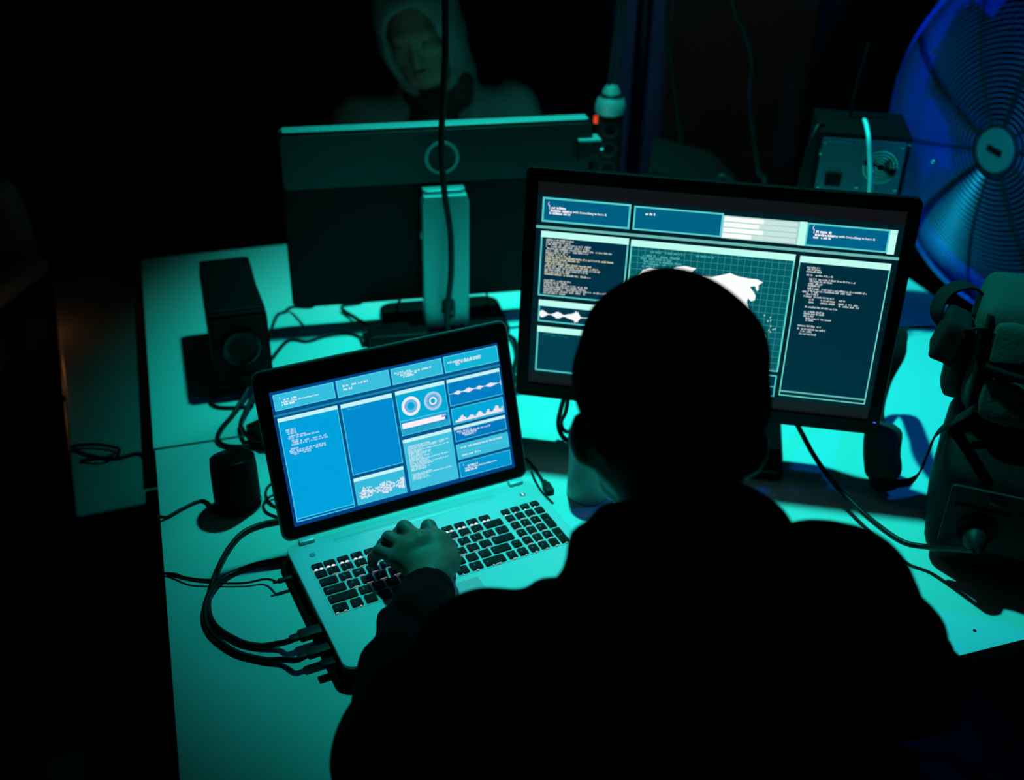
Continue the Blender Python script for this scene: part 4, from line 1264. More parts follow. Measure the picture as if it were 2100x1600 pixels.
# dark equipment case with a sloping top, left of the tower
eq = thing('equipment_case', 'dark slope-topped equipment case standing left of the computer tower', 'case', (1.13, 1.15, DESK), -0.45)
pr = [(-0.10, 0.0), (0.10, 0.0), (0.10, 0.15), (0.03, 0.205), (-0.10, 0.23)]
bm = bmesh.new()
f_ = [bm.verts.new((x, 0.0, z)) for (x, z) in pr]
k_ = [bm.verts.new((x, 0.24, z)) for (x, z) in pr]
bm.faces.new(f_)
bm.faces.new(k_[::-1])
for i in range(5): bm.faces.new((f_[i], k_[i], k_[(i + 1) % 5], f_[(i + 1) % 5]))
bmesh.ops.recalc_face_normals(bm, faces=bm.faces)
bmesh.ops.bevel(bm, geom=list(bm.edges), offset=0.006, segments=2, affect='EDGES')
done('body', bm, 'rack_dark', eq)
tube('handle', [(0.045, 0.05, 0.195), (0.055, 0.05, 0.212), (0.085, 0.05, 0.190), (0.092, 0.05, 0.160)], 0.007, 'plug_grey', eq)
for dy in (0.03, 0.21): box('latch', (0.004, 0.02, 0.024), (0.101, dy, 0.10), 'silver_dark', eq, bevel=0.001)

# tall dark rack beyond the desks with a red light
rk = Y(1775, 150, 1.78)
rack = thing('rack_cabinet', 'tall dark rack cabinet with a tiny red light beside the fan', 'cabinet', (rk.x + 0.06, 1.86, 0), -0.55)
box('body', (0.30, 0.28, 1.75), (0, 0.14, 0.905), 'rack_dark', rack, bevel=0.004)
box('plinth', (0.28, 0.26, 0.03), (0, 0.14, 0.015), 'black_matte', rack)
for k in range(8): box('front_panel', (0.27, 0.008, 0.19), (0, -0.004, 0.14 + 0.205 * k), 'rack_dark', rack, bevel=0.002)
rl = Y(1703, 200, 1.80)
tube('edge_strip', [(0.151, -0.006, 0.05), (0.151, -0.006, 1.75)], 0.006, 'silver_dark', rack, n=4)

# ------------------------------------------------------------------ drum fan on the floor right of the desks
nF = Vector((-0.985, -0.17, 0.0)).normalized()
hub = D(2035, 310, 2.56)
RF = 0.385
fc_ = hub - nF * 0.115
fan = thing('drum_fan', 'large blue drum fan with a wire grille right of the desks', 'fan', (fc_.x, fc_.y, 0), 0)
zax = nF
xax = Vector((0, 0, 1)).cross(zax).normalized()
yax = zax.cross(xax)
MF = Matrix(((xax.x, yax.x, zax.x, 0), (xax.y, yax.y, zax.y, 0), (xax.z, yax.z, zax.z, fc_.z), (0, 0, 0, 1)))
lathe('drum', [(RF - 0.004, -0.20), (RF, -0.20), (RF + 0.006, -0.19), (RF + 0.004, -0.10), (RF + 0.006, 0.0), (RF + 0.010, 0.012), (RF + 0.004, 0.020), (RF - 0.002, 0.012), (RF - 0.004, 0.0), (RF - 0.004, -0.20)], 'fan_paint', fan, seg=96, M=MF)


def grille(zr, zh, sgn, nring, part):
    def zz(r):
        u = max(0.0, (r - 0.05) / (RF - 0.05))
        return zr + (zh - zr) * (1 - u ** 2.4)
    for k in range(nring):
        r = 0.058 + (RF - 0.062) * k / (nring - 1)
        tube('grille_ring', [MF @ Vector((r * math.cos(t_), r * math.sin(t_), zz(r))) for t_ in [2 * math.pi * i / 72 for i in range(72)]], 0.0016, 'fan_wire', part, seg=5, closed=True, raw=True)
    for k in range(10):
        a_ = 2 * math.pi * k / 10 + 0.22 * sgn
        for off in ((-0.006, 0.006) if k % 2 == 0 else (0.0,)):
            pts = []
            for i in range(9):
                r = 0.045 + (RF - 0.045) * i / 8
                dd = off / r * (0.4 + 0.6 * r / RF)
                pts.append(MF @ Vector((r * math.cos(a_ + dd), r * math.sin(a_ + dd), zz(r) + 0.003 * sgn)))
            tube('grille_spoke', pts, 0.0022, 'fan_blade', part, seg=5, n=3)


grille(0.010, 0.100, 1, 30, fan)
grille(-0.195, -0.225, -1, 22, fan)
lathe('motor', [(0.0, -0.21), (0.075, -0.21), (0.085, -0.19), (0.085, -0.11), (0.06, -0.095), (0.0, -0.095)], 'black_plastic', fan, seg=36, M=MF)
lathe('blade_hub', [(0.06, -0.10), (0.065, -0.05), (0.05, -0.03), (0.0, -0.03)], 'fan_blade', fan, seg=32, M=MF)
for k in range(4):
    a0 = 2 * math.pi * k / 4 + 0.95
    v, f = [], []
    for i in range(9):
        r = 0.055 + (RF - 0.075) * i / 8
        for j in range(9):
            u = j / 8 - 0.5
            wdt = 0.75 + 0.35 * math.sin(math.pi * min(1, i / 8 + 0.15))
            a_ = a0 + u * wdt + 0.25 * (i / 8)
            v.append(MF @ Vector((r * math.cos(a_), r * math.sin(a_), -0.065 - u * (0.10 - 0.05 * i / 8))))
    for i in range(8):
        for j in range(8): f.append((i * 9 + j, i * 9 + j + 1, (i + 1) * 9 + j + 1, (i + 1) * 9 + j))
    bl = link('blade', pydata('blade', v, f), 'fan_blade', fan, smooth=True)
    md = bl.modifiers.new('thick', 'SOLIDIFY')
    md.thickness = 0.004
lathe('hub_ring', [(0.0, 0.094), (0.053, 0.094), (0.056, 0.099), (0.053, 0.106), (0.0, 0.106)], 'fan_blade', fan, seg=36, M=MF)
bdg = lathe('hub_badge', [(0.0, 0.1095), (0.046, 0.1085), (0.047, 0.106)], 'badge_pale', fan, seg=36, M=MF)
plate('badge_print', rrect(0.040, 0.014, 0.002), [], 0.0006, 'black_matte', bdg, M=MF @ Matrix.Translation((0, 0, 0.1100)) @ Matrix.Rotation(math.radians(-8), 4, 'Z'))
for (a_, z_) in ((2.85, -0.06), (3.6, -0.12), (2.2, -0.10)):
    lathe('rivet', [(0.0, 0.006), (0.007, 0.004), (0.010, 0.0)], 'chrome', fan, seg=14, M=MF @ Matrix.Translation(((RF - 0.005) * math.cos(a_), (RF - 0.005) * math.sin(a_), z_)) @ Matrix.Rotation(a_, 4, 'Z') @ Matrix.Rotation(math.radians(-90), 4, 'Y'))
# yoke and stand
for s in (-1, 1):
    pts = [MF @ Vector((s * (RF + 0.03), 0.0, -0.09)), MF @ Vector((s * (RF + 0.035), -0.25, -0.09)), MF @ Vector((s * (RF - 0.02), -RF - 0.10, -0.09)), MF @ Vector((s * 0.12, -RF - 0.16, -0.09))]
    tube('yoke_arm', pts, 0.014, 'desk_metal', fan)
    lathe('tilt_knob', [(0.0, -0.02), (0.022, -0.02), (0.022, 0.02), (0.0, 0.02)], 'black_plastic', fan, seg=18, M=MF @ Matrix.Translation((s * (RF + 0.045), 0, -0.09)) @ Matrix.Rotation(math.radians(90), 4, 'Y'))
ctr = MF @ Vector((0, 0, -0.09))
tube('crossbar', [MF @ Vector((-0.13, -RF - 0.16, -0.09)), MF @ Vector((0, -RF - 0.165, -0.09)), MF @ Vector((0.13, -RF - 0.16, -0.09))], 0.014, 'desk_metal', fan)
tube('post', [Vector((ctr.x, ctr.y, fc_.z - RF - 0.16)), Vector((ctr.x, ctr.y, 0.02))], 0.022, 'desk_metal', fan, n=4)
lathe('base', [(0.0, 0.0), (0.20, 0.0), (0.20, 0.012), (0.05, 0.028), (0.0, 0.028)], 'desk_metal', fan, seg=40, loc=(ctr.x, ctr.y, 0))

# ------------------------------------------------------------------ things hanging in the room
p_ = Y(912, 0, 0.985)
cable('black cable hanging straight down in front of the rear monitor', [Vector((p_.x, 0.985, 2.80)), Vector((p_.x, 0.985, 2.1)), Y(913, 0, 0.985), Y(911, 150, 0.985), Y(905, 290, 0.985), Y(911, 390, 0.985), Y(924, 480, 0.985), Y(925, 560, 0.985), Y(919, 620, 0.990), Y(917, 660, 1.000), T(922, 690, DESK + 0.009)], 0.0058)
sx_ = Y(1252, 215, 1.40)
ps = thing('power_strip', 'hanging power strip with a pale cap and red light beside the rear monitor', 'power strip', (sx_.x, 1.40, sx_.z - 0.17), -0.3)
box('body', (0.056, 0.045, 0.155), (0, 0, 0.0775), 'black_plastic', ps, bevel=0.008, seg=3)
lathe('cap', [(0.0, 0.062), (0.012, 0.060), (0.018, 0.050), (0.020, 0.040), (0.030, 0.030), (0.034, 0.012), (0.033, 0.0), (0.0, 0.0)], 'stand_silver', ps, seg=28, loc=(0, 0, 0.153))
lathe('collar', [(0.021, 0.036), (0.0255, 0.040), (0.021, 0.044)], 'black_plastic', ps, seg=28, caps=False, loc=(0, 0, 0.153))
for k in range(3): lathe('outlet', [(0.018, 0.0), (0.018, 0.003), (0.014, 0.003), (0.013, 0.0), (0.0, 0.0)], 'plug_grey', ps, seg=20, M=Matrix.Translation((0, -0.0225, 0.032 + 0.044 * k)) @ R90)
box('switch_light', (0.008, 0.010, 0.016), (-0.031, -0.006, 0.138), 'led_red', ps, bevel=0.002)
for k, (a, b, q) in enumerate((((1247, 195), (1258, 100), (1272, 0)), ((1256, 195), (1272, 105), (1281, 0)))):
    cable(('left' if k == 0 else 'right') + ' one of two grey cords the power strip hangs from', [Vector((sx_.x - 0.004 + 0.009 * k, 1.40, sx_.z + 0.035)), Y(*a, 1.40), Y(*b, 1.40), Y(*q, 1.40), Y(q[0] + 6, -150, 1.40), Vector((Y(q[0] + 6, -150, 1.40).x + 0.02, 1.40, 2.80))], 0.0042, mt='plug_grey')
q_ = Y(1315, 120, 2.3)
pole = thing('metal_pole', 'thick dark pole from floor to ceiling right of the hanging cords', 'pole', (q_.x, 2.3, 0))
lathe('shaft', [(0.024, 0.01), (0.024, 2.79)], 'black_gloss', pole, seg=24)
lathe('floor_flange', [(0.0, 0.0), (0.06, 0.0), (0.06, 0.008), (0.028, 0.014)], 'black_plastic', pole, seg=24)
cable('thin black cable hanging behind the lit monitor top edge', [Vector((Y(1370, 0, 1.5).x - 0.015, 1.5, 2.80)), Vector((Y(1370, 0, 1.5).x - 0.008, 1.5, 2.0)), Y(1370, 0, 1.5), Y(1376, 110, 1.5), Y(1388, 220, 1.5), Y(1402, 320, 1.5), Y(1410, 380, 1.5), Y(1418, 470, 1.5), Vector((Y(1418, 470, 1.5).x, 1.49, DESK + 0.005))], 0.0050)
cable('curved black cable hanging towards the equipment case', [Vector((Y(1502, 0, 1.35).x - 0.22, 1.35, 2.80)), Vector((Y(1502, 0, 1.35).x - 0.16, 1.35, 2.1)), Vector((Y(1502, 0, 1.35).x - 0.07, 1.35, 1.55)), Y(1502, 0, 1.35), Y(1525, 60, 1.35), Y(1542, 130, 1.35), Y(1536, 200, 1.35), Y(1544, 270, 1.35), Y(1556, 350, 1.35), Vector((Y(1560, 420, 1.35).x, 1.35, DESK + 0.12)), Vector((Y(1560, 420, 1.35).x, 1.40, DESK + 0.005))], 0.0052)
# webcam clipped to the rear monitor edge
wc = thing('webcam', 'small grey webcam clipped to the rear monitor right edge', 'webcam', (0.838, 1.050, DESK + 0.325), BYAW)
box('body', (0.042, 0.034, 0.038), (0.0, -0.004, 0.019), 'plug_grey', wc, bevel=0.003)
box('top_plate', (0.043, 0.035, 0.004), (0.0, -0.004, 0.0395), 'stand_silver', wc, bevel=0.001)
lathe('pivot_knob', [(0.0, 0.010), (0.006, 0.008), (0.007, 0.0)], 'chrome', wc, seg=16, M=Matrix.Translation((0.021, -0.006, 0.022)) @ Matrix.Rotation(math.radians(90), 4, 'Y'))
box('clamp', (0.010, 0.030, 0.06), (0.012, 0.0, -0.03), 'plug_grey', wc, bevel=0.002)
# coat hook-like fixture on the back wall behind the hooded man
fx = Y(970, 20, 3.54)
hk = thing('wall_bracket', 'small grey bracket on the back wall beside the grey hood', 'bracket', (fx.x, 3.57, fx.z - 0.09))
box('backplate', (0.05, 0.012, 0.22), (0, -0.006, 0.06), 'cabinet_dark', hk, bevel=0.003)
tube('hook', [(0, -0.012, 0.12), (0, -0.05, 0.125), (0.015, -0.07, 0.15)], 0.012, 'steel_sheet', hk)
tube('lower_hook', [(0, -0.012, 0.0), (0, -0.05, 0.0), (0, -0.06, 0.03)], 0.010, 'cabinet_dark', hk)

# chair at the far left
chx = thing('office_chair', 'grey padded office chair beyond the low cabinet at far left', 'chair', (-0.54, 1.80, 0), -0.5)
soft_box('backrest', (0.42, 0.09, 0.24), 'chair_fabric', chx, Matrix.Translation((-0.02, 0.20, 0.725)) @ Matrix.Rotation(0.1, 4, 'X'), r=0.04, bulge=0.02, n=12)
soft_box('seat', (0.48, 0.46, 0.09), 'chair_fabric', chx, Matrix.Translation((0, -0.03, 0.46)), r=0.04, bulge=0.012, n=12)
for s in (-1, 1):
    tube('arm_post', [(s * 0.25, -0.05, 0.46), (s * 0.29, -0.05, 0.52), (s * 0.29, -0.03, 0.66)], 0.014, 'black_plastic', chx)
    soft_box('armrest', (0.07, 0.26, 0.045), 'chair_fabric', chx, Matrix.Translation((s * 0.29, -0.03, 0.68)), r=0.02, n=8)
tube('back_bar', [(0, 0.12, 0.43), (0, 0.26, 0.46), (0, 0.27, 0.62)], 0.02, 'black_plastic', chx)
lathe('gas_lift', [(0.028, 0.10), (0.028, 0.30), (0.018, 0.30), (0.018, 0.42)], 'desk_metal', chx, seg=18)
for k in range(5):
    a_ = 2 * math.pi * k / 5
    tube('base_leg', [(0, 0, 0.10), (0.15 * math.cos(a_), 0.15 * math.sin(a_), 0.09), (0.29 * math.cos(a_), 0.29 * math.sin(a_), 0.065)], 0.016, 'black_plastic', chx, n=4)
    lathe('castor', [(0.0, -0.012), (0.026, -0.012), (0.028, 0.0), (0.026, 0.012), (0.0, 0.012)], 'black_plastic', chx, seg=16, M=Matrix.Translation((0.29 * math.cos(a_), 0.29 * math.sin(a_), 0.028)) @ Matrix.Rotation(math.radians(90), 4, 'X'))


# ------------------------------------------------------------------ people
def basis(fw, up):
    fw = Vector(fw).normalized()
    up = Vector(up)
    up = (up - fw * up.dot(fw)).normalized()
    rt = fw.cross(up)
    return rt, fw, up, np.array([[rt.x, fw.x, up.x], [rt.y, fw.y, up.y], [rt.z, fw.z, up.z]])


def bounds(f, pts, m):
    a = np.array([tuple(p) for p in pts])
    return a.min(0) - m, a.max(0) + m


def head_field(f, c, rt, fw, up, R, ears=True):
    """skull, jaw and face features around the head centre (between the ears)"""
    P = lambda x, y, z: c + rt * x + fw * y + up * z
    f.ell(P(0, -0.012, 0.035), (0.074, 0.092, 0.085), R, 0.02)
    f.ell(P(0, 0.030, -0.020), (0.062, 0.066, 0.085), R, 0.03)
    f.chain([(P(-0.055, 0.015, -0.045), 0.016), (P(-0.030, 0.070, -0.088), 0.015), (P(0.030, 0.070, -0.088), 0.015), (P(0.055, 0.015, -0.045), 0.016)], 0.03)
    f.ell(P(0, 0.082, -0.092), (0.020, 0.016, 0.016), R, 0.02)
    f.capsule(P(-0.034, 0.078, 0.030), P(0.034, 0.078, 0.030), 0.012, 0.012, 0.02)
    for s in (-1, 1):
        f.ell(P(s * 0.032, 0.100, 0.006), (0.017, 0.012, 0.011), R, 0.012, 'sub')
        f.ell(P(s * 0.032, 0.083, 0.006), (0.0125, 0.0115, 0.0115), R, 0.003)
        f.ell(P(s * 0.046, 0.062, -0.020), (0.020, 0.018, 0.016), R, 0.02)
    f.chain([(P(0, 0.092, 0.012), 0.007), (P(0, 0.104, -0.018), 0.009), (P(0, 0.112, -0.030), 0.0105)], 0.010)
    for s in (-1, 1): f.ell(P(s * 0.012, 0.100, -0.034), (0.008, 0.010, 0.008), R, 0.006)
    f.ell(P(0, 0.094, -0.058), (0.024, 0.012, 0.0065), R, 0.006)
    f.ell(P(0, 0.092, -0.070), (0.021, 0.012, 0.0075), R, 0.006)
    f.capsule(P(-0.019, 0.104, -0.064), P(0.019, 0.104, -0.064), 0.0022, 0.0022, 0.003, 'sub')
    if ears:
        for s in (-1, 1):
            f.ell(P(s * 0.080, -0.006, 0.0), (0.011, 0.021, 0.032), R, 0.008)
            f.ell(P(s * 0.090, 0.000, 0.002), (0.006, 0.012, 0.019), R, 0.004, 'sub')


def hand_field(f, wrist, mcp, pip, dip, tip, thumb, r=0.0088, palm=0.011):
    """palm and five fingers; every joint list runs index, middle, ring, little"""
    wr = Vector(wrist)
    for i in range(4):
        f.capsule(wr.lerp(Vector(mcp[i]), 0.12), mcp[i], palm * 1.25, palm * 0.98, 0.012)
    for i in range(3): f.capsule(mcp[i], mcp[i + 1], palm * 0.95, palm * 0.92, 0.010)
    for i in range(4):
        k = (1.0, 1.02, 0.97, 0.86)[i] * r
        f.chain([(mcp[i], k * 1.12), (pip[i], k), (dip[i], k * 0.88), (tip[i], k * 0.76)], 0.0035)
    f.chain([(thumb[0], palm * 1.05), (thumb[1], r * 1.25), (thumb[2], r * 1.08), (thumb[3], r * 0.85)], 0.006)


# ---- the typist, seen from behind
HC = D(1371, 846, 1.055)
hr, hf, hu, HR = basis((0.10, 0.95, -0.30), (0, 0.28, 1))
NB = HC - hu * 0.13 - hf * 0.055
SL, SR = D(992, 1356, 1.005), D(1728, 1226, 1.07)
EL = T(778, 1560, 0.865)
WL = T(879, 1196, 0.818)
ER = D(1866, 1408, 1.19)
WR = Vector((0.66, 0.055, 0.800))
CH = SL.lerp(SR, 0.5) + Vector((-0.005, 0.03, -0.09))
BE = Vector((0.468, -0.215, 0.80))
PV = Vector((0.445, -0.335, 0.58))
KL, KR = Vector((0.30, 0.10, 0.53)), Vector((0.62, 0.08, 0.53))
AL, AR = Vector((0.29, 0.16, 0.10)), Vector((0.64, 0.14, 0.10))

body_pts = [HC, SL, SR, EL, ER, WL, WR, PV, KL, KR, AL, AR]
lo, hi = bounds(None, body_pts, 0.16)
F = Field(lo, hi, 0.0055)
head_field(F, HC, hr, hf, hu, HR, ears=False)
for s, (px, py) in ((-1, (1199, 900)), (1, (1541, 912))):
    e_ = D(px, py, 1.065)
    F.capsule(HC + hr * s * 0.062 - hu * 0.018, e_, 0.020, 0.014, 0.012)
    F.ell(e_, (0.0140, 0.020, 0.0285), HR, 0.010)
F.capsule(NB - hu * 0.03, HC - hu * 0.05 - hf * 0.02, 0.060, 0.056, 0.03)
F.capsule(SL, SR, 0.045, 0.045, 0.04)
F.ell(CH - Vector((0, 0, 0.03)), (0.135, 0.085, 0.13), None, 0.04)
F.ell(BE, (0.14, 0.10, 0.17), None, 0.05)
F.ell(PV, (0.165, 0.12, 0.12), None, 0.05)
F.chain([(SL, 0.045), (EL, 0.034), (WL, 0.024)], 0.02)
F.chain([(SR, 0.045), (ER, 0.036), (WR, 0.024)], 0.02)
for k_, a_ in ((KL, AL), (KR, AR)): F.chain([(PV + Vector((0.10 if k_ is KR else -0.10, 0.05, -0.04)), 0.075), (k_, 0.055), (a_, 0.038), (a_ + Vector((0, 0.11, -0.05)), 0.034)], 0.03)
bodyV = F.mesh()
# left hand curled over the keys
kz = DESK + ZD + 0.003
mcp = [T(890, 1108, 0.838), T(860, 1110, 0.842), T(835, 1124, 0.838), T(817, 1146, 0.830)]
pip = [T(879, 1081, 0.842), T(829, 1083, 0.846), T(798, 1104, 0.840), T(778, 1130, 0.826)]
dip = [T(872, 1093, 0.822), T(817, 1096, 0.824), T(786, 1118, 0.818), T(766, 1143, 0.808)]
tip = [T(869, 1110, 0.803), T(813, 1113, 0.803), T(783, 1134, 0.801), T(764, 1155, 0.797)]
thumb = [T(914, 1158, 0.822), T(918, 1130, 0.816), T(905, 1112, 0.806), T(888, 1112, 0.800)]
lo, hi = bounds(None, mcp + pip + tip + thumb + [WL], 0.045)
H = Field(lo, hi, 0.0023)
hand_field(H, WL + Vector((0.0, 0.012, 0.0)), mcp, pip, dip, tip, thumb, r=0.0102, palm=0.0125)
H.capsule(T(925, 1150, 0.822), WL, 0.013, 0.020, 0.012)
H.capsule(T(905, 1115, 0.832), T(895, 1180, 0.824), 0.015, 0.020, 0.012)
H.capsule(WL + (EL - WL) * 0.25, WL + Vector((0.002, 0.014, 0.002)), 0.024, 0.022, 0.012)
handL = H.mesh()
# right hand resting on the desk front, hidden by the torso
wy = Vector((-0.35, 0.94, 0)).normalized(); wx = Vector((wy.y, -wy.x, 0))
Wp = lambda x, y, z: WR + wx * x + wy * y + Vector((0, 0, z))
mcp = [Wp(-0.028, 0.085, 0.004), Wp(-0.009, 0.09, 0.006), Wp(0.010, 0.086, 0.004), Wp(0.028, 0.078, 0.0)]
pip = [Wp(-0.032, 0.122, -0.006), Wp(-0.010, 0.130, -0.004), Wp(0.012, 0.124, -0.006), Wp(0.032, 0.106, -0.010)]
dip = [Wp(-0.033, 0.143, -0.024), Wp(-0.010, 0.153, -0.024), Wp(0.013, 0.146, -0.024), Wp(0.034, 0.124, -0.025)]
tip = [Wp(-0.033, 0.156, -0.037), Wp(-0.010, 0.167, -0.037), Wp(0.013, 0.160, -0.037), Wp(0.035, 0.137, -0.038)]
thumb = [Wp(-0.026, 0.035, -0.008), Wp(-0.045, 0.062, -0.018), Wp(-0.052, 0.088, -0.028), Wp(-0.050, 0.108, -0.036)]
lo, hi = bounds(None, mcp + pip + tip + thumb + [WR], 0.045)
H = Field(lo, hi, 0.003)
hand_field(H, WR, mcp, pip, dip, tip, thumb)
H.capsule(WR + (ER - WR) * 0.25, WR, 0.024, 0.022, 0.012)
handR = H.mesh()
typist = link('person', np_mesh('person', [bodyV, handL, handR]), 'skin', smooth=True)
tag(typist, 'person in black beanie and hoodie typing at the laptop, seen from behind', 'person')

# beanie
lo, hi = bounds(None, [HC], 0.17)
F = Field(lo, hi, 0.004)
F.ell(HC + hu * 0.042 - hf * 0.008, (0.0915, 0.106, 0.096), HR, 0.01)
F.ell(HC + hu * 0.012 - hf * 0.012, (0.0850, 0.098, 0.066), HR, 0.015)
cut = HC - hu * 0.022
F.halfspace(cut, -(hu * 0.93 - hf * 0.36).normalized(), 0.012)
F.ripple(lambda X, Yg, Z: 0.0016 * np.sin(60 * X + 30 * Z) * np.sin(40 * Z + 25 * Yg) + 0.0012 * np.sin(95 * Z - 40 * X))
link('beanie', np_mesh('beanie', [F.mesh()]), 'beanie_black', typist, smooth=True)

# hoodie
lo, hi = bounds(None, [SL, SR, EL, ER, WL, WR, PV, NB], 0.17)
F = Field(lo, hi, 0.0055)
F.capsule(SL, SR, 0.052, 0.060, 0.03)
F.ell(CH + Vector((0, -0.015, -0.035)), (0.190, 0.125, 0.18), None, 0.04)
F.ell(BE, (0.215, 0.15, 0.20), None, 0.06)
F.ell(BE.lerp(CH, 0.6) + Vector((-0.05, -0.03, -0.06)), (0.15, 0.13, 0.17), None, 0.04)
F.ell(PV + Vector((0, 0.01, 0.06)), (0.20, 0.15, 0.13), None, 0.05)
f1, f2 = EL.lerp(WL, 0.45), EL.lerp(WL, 0.93)
F.chain([(SL, 0.062), (SL.lerp(EL, 0.55), 0.056), (EL, 0.050)], 0.02)
F.chain([(EL, 0.048), (f1, 0.046), (EL.lerp(WL, 0.70), 0.043), (EL.lerp(WL, 0.80), 0.036), (f2, 0.0345)], 0.015)
f1, f2 = ER.lerp(WR, 0.5), ER.lerp(WR, 0.93)
F.chain([(SR, 0.064), (SR.lerp(ER, 0.5), 0.056), (ER, 0.052)], 0.02)
F.chain([(ER, 0.050), (f1, 0.044), (f2, 0.034)], 0.015)
# collar and folded hood
F.capsule(NB - hu * 0.03, NB + hu * 0.010, 0.076, 0.064, 0.02)
F.ell(D(1386, 1132, 0.985), (0.101, 0.060, 0.058), HR, 0.02)
F.ell(D(1277, 1190, 0.980), (0.056, 0.050, 0.050), HR, 0.015)
F.ell(D(1470, 1140, 0.985), (0.070, 0.055, 0.058), HR, 0.03)
F.capsule(D(1655, 1150, 1.06), SR, 0.038, 0.05, 0.02)


def folds(X, Yg, Z):
    a = 0.0022 * np.sin(70 * Z + 35 * X + 6 * np.sin(18 * X + 9 * Yg))
    b = 0.0018 * np.sin(55 * X - 60 * Z + 5 * np.sin(22 * Z))
    return a + b


F.ripple(folds)
# neck opening and cuffs
nd = (hu * 0.9 + hf * 0.3).normalized()
for s, (e_, w_) in enumerate(((EL, WL), (ER, WR))):
    dd = (w_ - e_).normalized()
    F.capsule(e_.lerp(w_, 0.955), w_ + dd * 0.05, 0.026, 0.026, 0.004, 'sub')
link('hoodie', np_mesh('hoodie', [F.mesh()]), 'hoodie_black', typist, smooth=True)
# trousers and shoes
lo, hi = bounds(None, [PV, KL, KR, AL, AR], 0.2)
F = Field(lo, hi, 0.008)
F.ell(PV + Vector((0, 0.02, -0.03)), (0.19, 0.15, 0.10), None, 0.04)
for k_, a_ in ((KL, AL), (KR, AR)): F.chain([(PV + Vector((0.10 if k_ is KR else -0.10, 0.05, -0.04)), 0.09), (k_, 0.068), (a_, 0.055)], 0.03)
link('trousers', np_mesh('trousers', [F.mesh()]), 'trouser_black', typist, smooth=True)
for a_ in (AL, AR):
    lo, hi = bounds(None, [a_], 0.26)
    F = Field((a_.x - 0.09, a_.y - 0.12, 0.0), (a_.x + 0.09, a_.y + 0.24, 0.17), 0.006)
    F.capsule(a_ + Vector((0, -0.03, -0.055)), a_ + Vector((0, 0.16, -0.060)), 0.044, 0.040, 0.02)
    F.capsule(a_ + Vector((0, -0.01, 0.02)), a_ + Vector((0, 0, -0.05)), 0.048, 0.050, 0.02)
    F.halfspace((0, 0, 0.004), (0, 0, -1), 0.002)
    link('shoe', np_mesh('shoe', [F.mesh()]), 'black_matte', typist, smooth=True)
stl = thing('stool', 'round black stool the typist sits on', 'stool', (0.445, -0.335, 0))
soft_box('seat', (0.36, 0.36, 0.06), 'black_matte', stl, Matrix.Translation((0, 0, 0.425)), r=0.028, bulge=0.004, n=10)
lathe('post', [(0.025, 0.03), (0.025, 0.398)], 'desk_metal', stl, seg=18)
lathe('base', [(0.0, 0.0), (0.20, 0.0), (0.20, 0.01), (0.04, 0.03), (0.0, 0.03)], 'desk_metal', stl, seg=36)

# ---- the hooded man behind the rear monitor
RC = Y(860, 62, 1.86)
rr, rf, ru, RR = basis((-0.36, -0.90, -0.30), Vector((0, 0, 1)) + Vector((-0.24, 0.08, 0)))
RN = RC - ru * 0.15 - rf * 0.03
S1, S2 = Vector((0.565, 1.93, 0.905)), Vector((0.965, 1.90, 0.915))
E1, E2 = Vector((0.50, 1.75, 0.72)), Vector((1.04, 1.74, 0.72))
W1_, W2_ = Vector((0.60, 1.51, 0.795)), Vector((0.86, 1.50, 0.795))
C2 = Vector((0.765, 1.94, 0.78))
P2 = Vector((0.775, 2.02, 0.50))
K1, K2 = Vector((0.64, 1.66, 0.50)), Vector((0.92, 1.66, 0.50))
A1, A2 = Vector((0.63, 1.62, 0.10)), Vector((0.93, 1.62, 0.10))
lo, hi = bounds(None, [RC, S1, S2, E1, E2, W1_, W2_, P2, A1, A2], 0.15)
F = Field(lo, hi, 0.0075)
F.capsule(RN, RC - ru * 0.05 - rf * 0.02, 0.058, 0.055, 0.03)
F.capsule(S1, S2, 0.045, 0.045, 0.04)
F.ell(C2, (0.15, 0.10, 0.17), None, 0.05)
F.ell(P2 + Vector((0, 0, 0.04)), (0.155, 0.12, 0.14), None, 0.05)
F.chain([(S1, 0.045), (E1, 0.036), (W1_, 0.026)], 0.02)
F.chain([(S2, 0.045), (E2, 0.036), (W2_, 0.026)], 0.02)
for k_, a_, s in ((K1, A1, -0.1), (K2, A2, 0.1)): F.chain([(P2 + Vector((s, -0.05, -0.02)), 0.075), (k_, 0.055), (a_, 0.038), (a_ + Vector((0, -0.11, -0.05)), 0.034)], 0.03)
b2 = F.mesh()
lo, hi = bounds(None, [RC], 0.15)
F = Field(lo, hi, 0.0032)
head_field(F, RC, rr, rf, ru, RR, ears=True)
F.capsule(RN, RC - ru * 0.05 - rf * 0.02, 0.050, 0.052, 0.03)
hd = F.mesh()
hands = []
